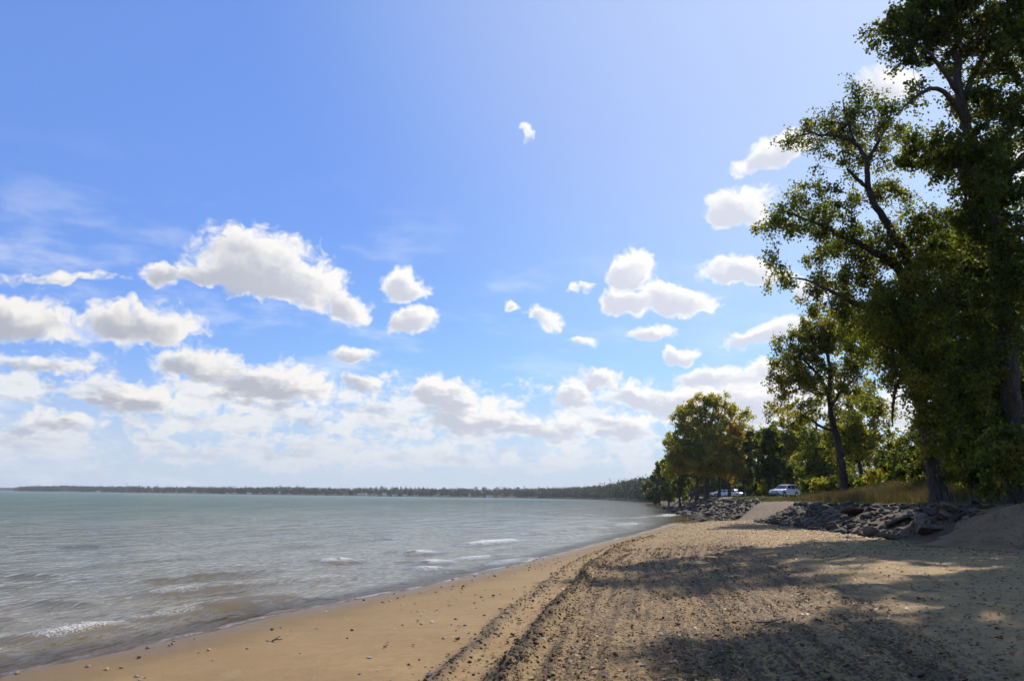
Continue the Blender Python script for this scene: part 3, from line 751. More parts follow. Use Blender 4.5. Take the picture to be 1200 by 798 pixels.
# orange-flecked round tree by the shore
D = 150; b = ground_pt(829, D); k = D/FPX
fan = []
for i, (tx, ty) in enumerate([(800, 490), (812, 472), (824, 465), (838, 463), (850, 470), (862, 485), (870, 505), (795, 520), (875, 530)]):
    fan.append((px_line([(830, 548), (830+(tx-830)*.4, 525+(ty-525)*.35), (tx, ty)], D, [0, random.uniform(-2, 2), random.uniform(-4, 4)]), .22, .04))
tree('orange_flecked_tree', b, (grounded(px_line([(829, 585), (829, 565), (830, 545), (832, 500)], D), b), .50, .12), fan,
     px_lobes([(803, 492, 15, 24, .8), (818, 478, 13, 18, .8), (833, 474, 13, 16, .8), (848, 477, 13, 17, .8), (864, 495, 14, 22, .9), (832, 510, 34, 26, 1), (800, 522, 22, 24, 1), (868, 528, 16, 20, .9), (830, 540, 38, 17, 1), (790, 540, 14, 20, .9), (858, 548, 20, 12, .8)], D),
     'round tree flecked with orange leaves where the riprap begins', 'trees on the bank', seed=31, pal=[((.13, .14, .03), 3), ((.19, .185, .038), 4), ((.25, .215, .045), 3), ((.30, .20, .045), 1.2)], leaf=.30, per=105, clump=1.25, nclump=720, up=.8,
     autumn=[(at(862, 505, 149), np.array([2.2, 4, 3.0]), (.34, .17, .045)), (at(866, 538, 149), np.array([1.8, 4, 2]), (.38, .18, .05)), (at(798, 545, 149), np.array([2, 4, 2.6]), (.34, .18, .045)),
             (at(818, 556, 148), np.array([1.2, 4, 1]), (.36, .18, .045)), (at(845, 515, 148), np.array([2.2, 4, 3]), (.28, .19, .045))])
# thinner shore-row trees whose trunks show in front of the far cars
for i, (px, D, ty, hw, lab) in enumerate([(817, 165, 520, 16, 'thick dark trunk just left of the orange-flecked tree'), (843, 165, 520, 16, 'tree whose trunk crosses the far white estate car'), (855, 172, 525, 14, 'slim tree standing between the two far white cars'), (801, 190, 530, 16, 'tree with a leaning trunk near the water end of the riprap')]):
    b = ground_pt(px, D); H = at(px, ty, D)[2]-b[2]; k = D/FPX; R = hw*k
    tree('shore_tree', b, (np.array([b-[0, 0, .3], b+np.array([.1, 0, H*.3]), b+np.array([.3, 0, H*.6]), b+np.array([.1, 0, H*.95])]), .42 if i == 0 else .33, .06), [],
         [(b+np.array([0, 0, H*.72]), (R, R, H*.24), 1), (b+np.array([R*.4, 0, H*.5]), (R*.7, R*.7, H*.12), 1)], lab, 'trees on the bank', seed=60+i, pal=OLIVE, leaf=.36, per=90, clump=1.3, nclump=110, sides=6, tw_sides=3)

# ------------------------------------------------------------------ shrubs
SHR = [  # px, D, height m, radius m, pal, label
    (1040, 62, 2.6, 2.0, YELLOW, 'bright leafy shrub under the drooping limb'), (1062, 58, 3.6, 2.0, DARK, 'tall dark shrub right of the drooping limb'), (958, 85, 2.4, 1.9, DARK, 'round nearly black bush beside the white car'),
    (1008, 70, 2.3, 2.2, GREEN, 'green bush right of the crooked trunk'), (1028, 66, 2.0, 1.8, GREEN, 'low bush behind the dry grass crest'), (975, 75, 2.4, 2.0, YELLOW, 'yellowish bush behind the crooked trunk'),
    (1085, 50, 3.2, 2.0, DARK, 'dark shrub against the leaning cottonwood trunk'), (1115, 52, 2.6, 2.2, DARK, 'deep shade shrub right of the leaning trunk'), (1148, 44, 2.6, 1.6, YELLOW, 'yellow-leaved shrub lit behind the earth ramp'),
    (1172, 42, 2.4, 1.6, DARK, 'dark shrub behind the earth ramp'), (1192, 31, 3.6, 1.5, GREEN, 'leafy green shrub in front of the tallest trunk'), (1197, 39, 3.4, 1.7, GREEN, 'tall green shrub at the right frame edge'), (1130, 56, 3.0, 2.0, DARK, 'dark shrub deep in the wood'),
    (1220, 40, 3.6, 2.0, DARK, 'dark shrub just outside the right frame edge'), (945, 122, 2.8, 2.4, GREEN, 'green bush behind the parked white car'), (905, 128, 3.2, 2.4, YELLOW, 'yellow-green bush left of the parked white car'),
    (893, 140, 2.8, 2.2, GREEN, 'bush in the gap left of the parked white car'), (872, 190, 3.4, 3.0, DARK, 'dark bush right of the far white cars'), (848, 215, 4.2, 3.0, YELLOW, 'sunlit yellow bush behind the far white estate car'),
    (825, 215, 3.2, 3.0, GREEN, 'bush behind the orange-flecked tree trunk'), (1165, 62, 4.0, 2.6, DARK, 'broad dark thicket bush behind the earth ramp'), (1098, 64, 4.2, 2.8, DARK, 'broad dark bush filling the wood edge'), (1190, 55, 4.2, 3.0, DARK, 'broad dark bush near the right frame edge'),
]
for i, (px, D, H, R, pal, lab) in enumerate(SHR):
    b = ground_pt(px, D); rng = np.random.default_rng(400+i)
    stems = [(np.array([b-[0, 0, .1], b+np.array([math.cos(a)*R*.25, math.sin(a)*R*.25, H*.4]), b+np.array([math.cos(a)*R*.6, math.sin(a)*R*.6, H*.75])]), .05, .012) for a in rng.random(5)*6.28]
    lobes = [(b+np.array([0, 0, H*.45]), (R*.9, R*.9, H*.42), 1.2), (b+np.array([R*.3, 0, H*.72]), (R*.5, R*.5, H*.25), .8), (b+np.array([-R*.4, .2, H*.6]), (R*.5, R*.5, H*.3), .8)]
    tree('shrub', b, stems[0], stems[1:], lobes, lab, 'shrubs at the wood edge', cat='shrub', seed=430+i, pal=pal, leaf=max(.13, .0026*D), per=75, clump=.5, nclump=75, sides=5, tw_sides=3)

# ------------------------------------------------------------------ far shore
FAR = [(-120, 4200), (-40, 4200), (12, 3900), (22, 2600), (60, 2450), (180, 2050), (300, 1700), (450, 1550), (600, 1400), (660, 1120), (700, 900), (735, 700), (758, 560), (772, 470)]
def far_pt(s):
    i = min(int(s), len(FAR)-2); u = s-i
    px = FAR[i][0]*(1-u)+FAR[i+1][0]*u; D = 1/((1-u)/FAR[i][1]+u/FAR[i+1][1])
    return px, D
def build_far():
    rng = np.random.default_rng(50)
    # ground strip
    S = np.linspace(0, len(FAR)-1.001, 160); rows = []
    shore = np.array([[at(p, 585, d)[0], d] for p, d in map(far_pt, S)])
    tg = unit(np.gradient(shore, axis=0)); nrm = np.stack([-tg[:, 1], tg[:, 0]], 1)
    nrm = np.where((nrm*shore).sum(1, keepdims=True) < 0, -nrm, nrm)
    offs = np.array([-20, 0, 8, 30, 120, 260, 900])
    zz = np.array([-1.2, .0, 1.0, 2.5, 5.0, 6.0, 6.0])
    V = np.array([[(*(shore[i]+nrm[i]*o), z) for i in range(len(S))] for o, z in zip(offs, zz)])
    me = mesh_np('far_shore', V.reshape(-1, 3), grid_faces(len(offs), len(S)), True)
    tag(link('far_shore', me, simple('far_earth', (.045, .045, .025), .95, scale=.03, var=.4)), 'low far shore across the lake', 'shore', kind='structure')
    # wood
    P, C, SZ = [], [], []
    trunks = []
    cnt = 0
    for k in range(7600):
        s = rng.random()*(len(FAR)-1.002)
        if rng.random() < .25: s = 8+rng.random()*4.99
        px, D = far_pt(s)
        o = rng.random()**1.5*150+3
        if 1 < s < 2.0 and False: continue
        i = np.argmin(np.abs(S-s)); b = shore[i]+nrm[i]*o + rng.normal(size=2)*3
        h = rng.uniform(8.5, 14)*(1+.25*(D < 900))*(.75 if s < 2 else 1); r = rng.uniform(2.4, 4.6)
        if s < 2: h *= .8
        h *= .78+.45*float(vnoise(np.array(s*7.0), np.array(o*.01)))
        z0 = float(np.interp(o, offs, zz))
        n = int(np.clip(46000/D, 14, 75))
        d = unit(rng.normal(size=(n, 3)))*(rng.random((n, 1))**.33)*np.array([r, r, h*.46])
        pp = np.array([b[0], b[1], z0+h*.55])+d
        base = np.array(random.choice([(.040, .052, .018), (.050, .062, .020), (.034, .046, .018), (.075, .075, .024), (.058, .066, .022)]))
        if rng.random() < .012: base = np.array((.20, .10, .04))
        P.append(pp); C.append(np.tile(base, (n, 1))*rng.uniform(.45, .85, (n, 1))); SZ.append(np.full(n, max(1.3, .0013*D)*rng.uniform(.9, 1.3)))
    P = np.concatenate(P); C = np.concatenate(C); SZ = np.concatenate(SZ)
    v, f = leaves_geo(P, SZ, rng)
    me = mesh_np('far_wood', v, f)
    attr(me, 'leaf_colour', np.concatenate([C, np.ones((len(C), 1))], 1), 'FACE', 'FLOAT_COLOR')
    tag(link('far_wood', me, leaf_material('far_leaf', .2)), 'dark wooded line along the far shore', 'woodland', kind='stuff')
build_far()

def box_bm(bm, x0, x1, y0, y1, z0, z1):
    vs_ = [bm.verts.new(p) for p in ((x0, y0, z0), (x1, y0, z0), (x1, y1, z0), (x0, y1, z0), (x0, y0, z1), (x1, y0, z1), (x1, y1, z1), (x0, y1, z1))]
    for q in ((3, 2, 1, 0), (4, 5, 6, 7), (0, 1, 5, 4), (1, 2, 6, 5), (2, 3, 7, 6), (3, 0, 4, 7)): bm.faces.new([vs_[i] for i in q])
def bm_obj(name, bm, mats, parent=None, smooth=False, bevel=0):
    if bevel: bmesh.ops.bevel(bm, geom=bm.edges[:]+bm.verts[:], offset=bevel, segments=2, affect='EDGES', profile=.5)
    bmesh.ops.recalc_face_normals(bm, faces=bm.faces)
    me = bpy.data.meshes.new(name); bm.to_mesh(me); bm.free()
    if smooth:
        for p in me.polygons: p.use_smooth = True
    return link(name, me, mats, parent)
WHITEP = simple('white_siding', (.78, .78, .76), .6, scale=1.5, var=.06)
ROOFR = simple('red_roof', (.24, .10, .08), .8, scale=1.); ROOFG = simple('grey_roof', (.17, .17, .18), .8, scale=1.)
GLASS = simple('window_glass', (.03, .035, .04), .08, var=.1, spec=.6)
for i, (px, D, w, h, roof, lab) in enumerate([(424, 1560, 18, 4.5, ROOFR, 'long low lakeside house with a reddish roof on the far shore'), (450, 1545, 7, 6.5, ROOFG, 'tall white gabled house on the far shore'),
                                         (462, 1540, 9, 3.2, ROOFG, 'low white boathouse right of the tall white house'), (475, 1530, 10, 3.4, ROOFG, 'grey-roofed cottage farther right on the far shore'),
                                         (291, 1715, 8, 4.0, ROOFG, 'white cottage among trees on the left part of the far shore'), (114, 2260, 10, 4.0, ROOFG, 'tiny white cottage far left across the lake'), (572, 1420, 7, 3.6, ROOFG, 'small pale cottage near the water tower')]):
    x = at(px, 585, D-6)[0]; r = empty('lakeside_house', (x, D-6, .5), .1); tag(r, lab, 'house', 'houses on the far shore')
    bm = bmesh.new(); box_bm(bm, -w/2, w/2, -3, 3, -.5, h*.65); bm_obj('wall', bm, WHITEP, r)
    bm = bmesh.new(); vv = [bm.verts.new(p) for p in ((-w/2-.4, -3.4, h*.65), (w/2+.4, -3.4, h*.65), (w/2+.4, 3.4, h*.65), (-w/2-.4, 3.4, h*.65), (-w/2-.2, 0, h), (w/2+.2, 0, h))]
    for q in ((0, 1, 5, 4), (2, 3, 4, 5), (0, 4, 3), (1, 2, 5), (3, 2, 1, 0)): bm.faces.new([vv[j] for j in q])
    bm_obj('roof', bm, roof, r)
    nwin = max(2, int(w/3.2))
    for j in range(nwin):
        bm = bmesh.new(); cx = -w/2+w*(j+.5)/nwin; box_bm(bm, cx-.6, cx+.6, -3.05, -2.9, .6, 1.8); bm_obj('window', bm, GLASS, r)
# water tower and mast on the skyline
D = 1480; x = at(607, 585, D)[0]; r = empty('water_tower', (x, D, 5.2)); tag(r, 'grey water tower standing above the far treeline', 'water tower')
steel = simple('painted_steel', (.30, .32, .34), .5, scale=.5)
zt = at(607, 570, D)[2]-5.2
bm = bmesh.new(); bmesh.ops.create_uvsphere(bm, u_segments=20, v_segments=12, radius=1); bmesh.ops.scale(bm, vec=(3.4, 3.4, 2.6), verts=bm.verts); bmesh.ops.translate(bm, vec=(0, 0, zt-2.6), verts=bm.verts)
bm_obj('tank', bm, steel, r, True)
bm = bmesh.new(); bmesh.ops.create_cone(bm, segments=14, radius1=1.7, radius2=1.1, depth=zt-4.5, cap_ends=True); bmesh.ops.translate(bm, vec=(0, 0, (zt-4.5)/2), verts=bm.verts); bm_obj('pedestal', bm, steel, r, True)
D = 2150; x = at(147, 585, D)[0]; r = empty('mast', (x, D, 5)); tag(r, 'thin dark mast rising from the far left treeline', 'mast')
zt = at(147, 566, D)[2]-5
bm = bmesh.new(); bmesh.ops.create_cone(bm, segments=8, radius1=.5, radius2=.3, depth=zt, cap_ends=True); bmesh.ops.translate(bm, vec=(0, 0, zt/2), verts=bm.verts); bm_obj('pole', bm, steel, r)
bm = bmesh.new(); box_bm(bm, -1.4, 1.4, -1, 1, zt-1.6, zt); bm_obj('platform', bm, steel, r)

# ------------------------------------------------------------------ concrete and earth ramps
def ramp(name, quad, mat, label, lift=.07, n=70, rough_=.05):
    a, b_, c, d = [np.array(p, float) for p in quad]        # foot-left, foot-right, top-right, top-left (x, y)
    S, T = np.meshgrid(np.linspace(0, 1, n), np.linspace(0, 1, n), indexing='ij')
    P = (a*(1-S)[..., None]+b_*S[..., None])*(1-T)[..., None] + (d*(1-S)[..., None]+c*S[..., None])*T[..., None]
    P = P + np.stack([(fbm(P[..., 0]*.9, P[..., 1]*.9, 3)-.5), (fbm(P[..., 0]*.9+40, P[..., 1]*.9, 3)-.5)], -1)*rough_*4
    edge = np.minimum(np.minimum(S, 1-S), np.minimum(T, 1-T))
    Z = ground(P[..., 0], P[..., 1])+lift*sstep(0, .3, T)*sstep(1, .9, T)*np.where(S > .5, 1, sstep(0, .12, S))+(fbm(P[..., 0]*1.1, P[..., 1]*1.1, 4)-.5)*rough_
    Z = np.where(edge < 1e-6, Z-.45, Z)
    # tuck the border ring under itself for a real edge
    V = np.stack([P[..., 0], P[..., 1], Z], -1)
    V[0, :, :2] = V[1, :, :2]; V[-1, :, :2] = V[-2, :, :2]; V[:, 0, :2] = V[:, 1, :2]; V[:, -1, :2] = V[:, -2, :2]
    me = mesh_np(name, V.reshape(-1, 3), grid_faces(n, n), False)
    o = link(name, me, mat); tag(o, label, 'ramp', kind='structure'); return o
def concrete_mat(name, c1, c2):
    m, t, out = material(name)
    pos = t.n.new('ShaderNodeTexCoord').outputs['Object']
    n = t.noise(pos, .7, 6, .65); n2 = t.noise(pos, 9, 5, .7)
    c = t.mix(t.ss(.3, .7, n), c1, c2); c = t.mix(t.ss(.5, .75, n2, 0, .5), c, tuple(x*.6 for x in c1))
    principled(t, out, Base_Color=c, Roughness=.9, Normal=t.bump(t.m('ADD', n, n2), .4, .03)); return m
CONC = concrete_mat('ramp_concrete', (.125, .072, .03), (.18, .11, .05))
EARTH = concrete_mat('ramp_earth', (.19, .104, .037), (.265, .16, .066))
ramp('concrete_boat_ramp', [(18.9, 60.2), (19.3, 73.5), (24.6, 80.5), (23.2, 66.5)][:2]+[(24.6, 80.5), (23.2, 66.5)], CONC, 'brown concrete boat ramp between the two rock slopes below the white car')
ramp('earth_ramp', [(14.2, 29.6), (18.9, 12.0), (24.5, 12.5), (19.3, 34.2)], EARTH, 'smooth sandy ramp dotted with leaves at the right end of the beach', lift=.17, rough_=.22)

# ------------------------------------------------------------------ rocks
def rock_mesh(name, seed, slab=False):
    rng = np.random.default_rng(seed)
    bm = bmesh.new()
    n = 10 if slab else 16
    if slab:
        k = rng.integers(5, 8); th = np.sort(rng.random(k)*6.28)+.1
        r = rng.uniform(.75, 1.1, k)
        for z in (-.5, .5):
            for a, q in zip(th, r): bm.verts.new((math.cos(a)*q+rng.normal()*.04, math.sin(a)*q*.8+rng.normal()*.04, z+rng.normal()*.07))
    else:
        for _ in range(n):
            v = unit(rng.normal(size=3))*rng.uniform(.8, 1.1); bm.verts.new(tuple(v*np.array([1, .85, .8])))
    r_ = bmesh.ops.convex_hull(bm, input=bm.verts[:])
    bmesh.ops.delete(bm, geom=[g for g in r_['geom_interior'] if isinstance(g, bmesh.types.BMVert)], context='VERTS')
    bmesh.ops.dissolve_limit(bm, angle_limit=.2, verts=bm.verts[:], edges=bm.edges[:])
    bmesh.ops.bevel(bm, geom=bm.edges[:], offset=.045, segments=1, affect='EDGES')
    bmesh.ops.triangulate(bm, faces=bm.faces[:]); bmesh.ops.subdivide_edges(bm, edges=bm.edges[:], cuts=1, use_grid_fill=True)
    for v in bm.verts:
        c = v.co; k = float(fbm(np.array(c.x*2.2+seed), np.array(c.y*2.2+c.z*1.7), 3))-.5; v.co = c*(1+k*(.06 if slab else .12))
    bmesh.ops.recalc_face_normals(bm, faces=bm.faces)
    me = bpy.data.meshes.new(name); bm.to_mesh(me); bm.free(); return me
def rock_mat(name, c1, c2, moss=.0):
    m, t, out = material(name)
    pos = t.n.new('ShaderNodeTexCoord').outputs['Object']
    info = t.n.new('ShaderNodeObjectInfo').outputs['Random']
    pv = t.vm('ADD', pos, t.node('ShaderNodeCombineXYZ', {'X': t.m('MULTIPLY', info, 40.)}).outputs[0])
    n = t.noise(pv, 2.2, 7, .65); n2 = t.noise(pv, 11, 5, .7)
    c = t.mix(t.ss(.3, .7, n), c1, c2)
    c = t.mix(1.0, c, t.node('ShaderNodeCombineColor', {0: t.m('MULTIPLY_ADD', info, .5, .75), 1: t.m('MULTIPLY_ADD', info, .5, .75), 2: t.m('MULTIPLY_ADD', info, .45, .77)}).outputs[0], 'MULTIPLY')
    c = t.mix(t.ss(.5, .7, n2, 0, .55), c, tuple(x*.5 for x in c1))
    if moss: c = t.mix(t.ss(.55, .7, n, 0, moss), c, (.10, .10, .03))
    principled(t, out, Base_Color=c, Roughness=.9, Normal=t.bump(t.m('ADD', n, t.m('MULTIPLY', n2, .4)), .6, .12)); return m
R1 = rock_mat('grey_limestone', (.058, .044, .028), (.135, .105, .068)); R2 = rock_mat('brown_rock', (.036, .026, .015), (.08, .06, .035), .35)
SLABM = rock_mat('broken_concrete', (.085, .066, .04), (.21, .168, .11))
ROCKS = [rock_mesh('riprap_rock', 600+i) for i in range(8)]; SLABS = [rock_mesh('concrete_slab', 640+i, True) for i in range(5)]
for i, me in enumerate(ROCKS): me.materials.append(R1 if i % 2 else R2)
for me in SLABS: me.materials.append(SLABM)
rr = random.Random(5)
def put(me, name, x, y, sx, sy, sz, tilt=.35, rz=None, label=None, cat='rock', group=None, dz=0, rx=None, ry=None):
    o = bpy.data.objects.new(name, me); COL.objects.link(o)
    o.location = (x, y, float(ground(x, y))+dz); o.scale = (sx, sy, sz)
    o.rotation_euler = (rr.uniform(-tilt, tilt) if rx is None else rx, (rr.uniform(-tilt, tilt) if ry is None else ry), rr.uniform(0, 6.28) if rz is None else rz)
    tag(o, label, cat, group); return o
# named large slabs in the near slope
def on_bank(px, D): x = (px-600)/FPX*D*1.0; return x
BIG = [  # px, D, sx, sy, sz, rx, ry, rz, label
    (1082, 32.2, 1.15, .75, .22, -.35, .30, .5, 'pale slab tipped against the foot of the earth ramp'),
    (1038, 33.2, 1.25, .7, .20, -.30, .15, .2, 'long flat slab at the foot of the rocks left of the tipped slab'),
    (1076, 34.4, 1.0, .7, .45, .2, -.2, 1.2, 'big blocky slab above the tipped pale slab'),
    (1050, 36.5, 1.3, .9, .16, -.5, -.15, .1, 'grey slab lying flat on the slope in the middle of the rocks'),
    (1015, 36.0, .8, .6, .4, .1, .3, .8, 'dark block left of the long flat slab'),
    (1100, 34.0, .6, .45, .25, .1, .5, .2, 'small pale block beside the ramp edge'),
    (1125, 35.2, 1.0, .7, .14, -.55, .25, .3, 'grey slab leaning at the top of the rocks by the ramp'),
    (1112, 34.4, .9, .4, .12, -.55, .45, -.3, 'narrow slab with a pale edge beside the ramp'),
    (985, 40.5, 1.2, .8, .18, -.3, .2, -.2, 'brown slab low on the slope left of the dark block'),
    (1000, 44.0, 1.5, .9, .15, -.4, .1, .4, 'wide thin slab half way up the left rocks'),
    (962, 43.0, .8, .5, .2, -.2, .3, .6, 'slanting slab at the left foot of the rocks'),
]
for px, D, sx, sy, sz, a, b2, rz, lab in BIG:
    put(rr.choice(SLABS), 'concrete_slab', on_bank(px, D), D, sx*.82, sy*.82, sz*.82, rx=a, ry=b2, rz=rz, label=lab, cat='slab', dz=.10)
n_r = 0
for k in range(400):
    y = rr.uniform(32.0, 65.5); uu = rr.random()**.8*4.3-.4; x = float(xf(y))+uu
    if y > 59.6+max(uu, 0)*1.2: continue
    if y < 34.5 and x-float(xf(y)) < (34.5-y)*1.2-.5: continue
    s = rr.choice([.2, .26, .32, .4, .52])*rr.uniform(.8, 1.15)
    if n_r >= 172: break
    slab = rr.random() < .25
    put(rr.choice(SLABS if slab else ROCKS), 'riprap_rock', x, y, s*1.2, s, s*(.35 if slab else .7), tilt=.5, label='grey riprap rock on the slope between the two ramps', cat='rock', group='rocks between the two ramps', dz=.0)
    n_r += 1
n_r = 0
for k in range(600):
    y = 74+120*rr.random()**1.5; uu = rr.uniform(-2.2, 4.6)*(1 if y < 110 else 1.1); x = float(xf(y))+uu
    if y < 74.3+max(uu, 0)*1.45: continue
    s = rr.choice([.28, .38, .5, .62])*rr.uniform(.8, 1.2)*(1 if y < 100 else 1.35)
    if n_r >= 124: break
    slab = rr.random() < .3
    put(rr.choice(SLABS if slab else ROCKS), 'riprap_rock', x, y, s*1.2, s, s*(.4 if slab else .65), tilt=.4, label='riprap rock piled along the water beyond the boat ramp', cat='rock', group='rocks along the water beyond the boat ramp', dz=.10)
    n_r += 1

def rubble():
    rng = np.random.default_rng(66)
    protos = []
    for me in ROCKS[:5]:
        bv = np.array([v.co[:] for v in me.vertices]); me.calc_loop_triangles(); bf = np.array([t_.vertices[:] for t_ in me.loop_triangles]); protos.append((bv, bf))
    VV, FF = [], []; base = 0
    for k in range(2300):
        if k < 1000: y = rng.uniform(33, 66); u = rng.random()**.9*4.4-.3
        else: y = 73.5+110*rng.random()**1.4; u = rng.uniform(-1.8, 5)
        if (k < 1000 and y > 59.6+max(u, 0)*1.2) or (k >= 1000 and y < 74.3+max(u, 0)*1.45): continue
        x = float(xf(y))+u
        if y < 34.5 and u < (34.5-y)*1.2-.3: continue
        bv, bf = protos[rng.integers(0, 5)]
        q = rng.uniform(.07, .19)*(1 if k < 1000 else 1.5); a = rng.random()*6.28; c_, s_ = math.cos(a), math.sin(a)
        v = bv*q*rng.uniform(.6, 1.3, 3); v = v@np.array([[c_, s_, 0], [-s_, c_, 0], [0, 0, .8]])
        VV.append(v+np.array([x, y, float(ground(x, y))+q*.2])); FF.append(bf+base); base += len(bv)
    me = mesh_np('rock_rubble', np.concatenate(VV), np.concatenate(FF))
    tag(link('rock_rubble', me, R2), 'small dark broken stone filling the gaps of the rock slopes', 'rubble', kind='stuff')
rubble()

# ------------------------------------------------------------------ grass
def build_grass(name, label, region, n, h, wid, pal, seed, cat='grass'):
    rng = np.random.default_rng(seed)
    X, Y = region(rng, n)
    Z = ground(X, Y)-.02
    n = len(X); hh = h*rng.uniform(.5, 1.25, n)*(.6+.8*fbm(X*.5, Y*.5, 2)); a = rng.random(n)*6.28; ln = rng.uniform(.1, .6, n)*hh; la = rng.normal(size=n)*.8+2.6
    w = wid*rng.uniform(.6, 1.3, n)
    P = np.stack([X, Y, Z], 1); B = np.stack([np.cos(a)*w, np.sin(a)*w, 0*a], 1)
    mid = P+np.stack([np.cos(la)*ln*.3, np.sin(la)*ln*.3, hh*.6], 1); tip = P+np.stack([np.cos(la)*ln, np.sin(la)*ln, hh], 1)
    v = np.stack([P-B, P+B, mid+B*.6, mid-B*.6, mid-B*.6, mid+B*.6, tip+B*.1, tip-B*.1], 1).reshape(-1, 3)
    f = np.arange(8*n).reshape(-1, 4)
    me = mesh_np(name, v, f)
    c = leaf_colours(np.repeat(P, 2, axis=0), pal, rng); attr(me, 'leaf_colour', c, 'FACE', 'FLOAT_COLOR')
    tag(link(name, me, GRASS), label, cat, kind='stuff')
DRYP = [((.17, .115, .06), 4), ((.11, .085, .038), 3), ((.06, .07, .025), 5), ((.22, .155, .085), 1.2)]
GRASS = leaf_material('grass_blade', .15)
GRNP = [((.065, .085, .025), 3), ((.11, .11, .04), 3), ((.17, .135, .065), 2)]
def reg_mound(rng, n):
    x = rng.normal(25.5, 3.3, n); y = rng.normal(53, 8, n); k = (x-xf(y)-4.3 > .3) & (y > 38) & (y < 76); return x[k], y[k]
build_grass('dry_grass', 'tall tan dry grass on the rise above the rocks', reg_mound, 42000, .62, .014, DRYP, 71)
def reg_verge(rng, n):
    y = rng.uniform(34, 115, n); x = xf(y)+4.2+rng.random(n)**1.5*7; k = fbm(x*.4, y*.3, 3) > .45; return x[k], y[k]
build_grass('verge_grass', 'short yellowish grass along the bank top', reg_verge, 60000, .16, .013, GRNP, 72)

# ------------------------------------------------------------------ fallen leaves, pebbles, clods
LCOL = [(.16, .085, .04), (.11, .065, .035), (.22, .12, .045), (.30, .13, .04), (.34, .22, .06), (.26, .045, .03), (.09, .055, .035), (.20, .15, .08)]
def dleaf_mat(i, c):
    m, t, out = material('dead_leaf')
    pos = t.n.new('ShaderNodeTexCoord').outputs['Object']
    n = t.noise(pos, 30, 4, .6)
    principled(t, out, Base_Color=t.mix(t.ss(.3, .7, n), tuple(x*.7 for x in c), tuple(x*1.2 for x in c)), Roughness=.7); return m
LM = [dleaf_mat(i, c) for i, c in enumerate(LCOL)]
def dead_leaf_mesh(seed, mat):
    rng = np.random.default_rng(seed)
    n = 9; out_ = []
    prof = [0, .28, .44, .46, .40, .30, .18, .08, 0]
    cu = rng.uniform(-.9, .9); cv = rng.uniform(.1, .9)
    rows = []
    for i, w in enumerate(prof):
        y = i/(n-1)-.5
        for j in (-1, -.5, 0, .5, 1):
            x = w*j*rng.uniform(.85, 1.1); z = cv*x*x*1.4+cu*y*y*.6+.03*abs(j)
            rows.append((x, y, z))
    V = np.array(rows); me = mesh_np('leaf', V, grid_faces(n, 5), True); me.materials.append(mat); return me
DLM = [dead_leaf_mesh(700+i, LM[i % 8]) for i in range(16)]
def gz(x, y):
    z = ground(x, y); dz, _, _ = beach_detail(np.asarray(x, float), np.asarray(y, float))
    u = x-xs(y); f = xf(y)
    return z+dz*sstep(-.2, .5, u)*sstep(.3, -.6, x-f)+(fbm(np.asarray(x)*.35, np.asarray(y)*.2, 2)-.5)*.03*sstep(0, 2, u)
def leaf_sites(rng, n, ymax):
    y = 7+(ymax-7)*rng.random(n*3)**1.6; x = rng.uniform(-.2, 1.0, n*3)*y*.75
    w = x-ridge_x(y); f = xf(y)
    dens = np.where(w < -1, .06, np.where(w < 4, .45, .8)) + .5*sstep(6, 1, f-x)
    k = (rng.random(n*3) < dens) & (x > xs(y)+.8) & (x < f-.1) & (np.abs(x/y) < .72)
    return x[k][:n], y[k][:n]
rngL = np.random.default_rng(81)
lx, ly = leaf_sites(rngL, 300, 20)
o_ = np.argsort(ly); lz = gz(lx, ly)
names = ['brown', 'dark brown', 'tawny', 'orange', 'yellow', 'red', 'blackish', 'pale brown']
for i in range(len(lx)):
    k = rngL.choice(16, p=np.array([3, 3, 2, 1.2, 1.2, .5, 3, 1.5]*2)/30.8)
    o = bpy.data.objects.new('fallen_leaf', DLM[k]); COL.objects.link(o)
    s = rngL.uniform(.05, .105); o.scale = (s, s, s)
    o.location = (lx[i], ly[i], lz[i]+.012); o.rotation_euler = (rngL.normal()*.25+(math.pi if rngL.random() < .4 else 0), rngL.normal()*.25, rngL.random()*6.28)
    if o.rotation_euler[0] > 1.5: o.location.z += .02
    tag(o, names[k % 8]+' fallen leaf lying on the beach sand', 'leaf', names[k % 8]+' leaves on the sand')
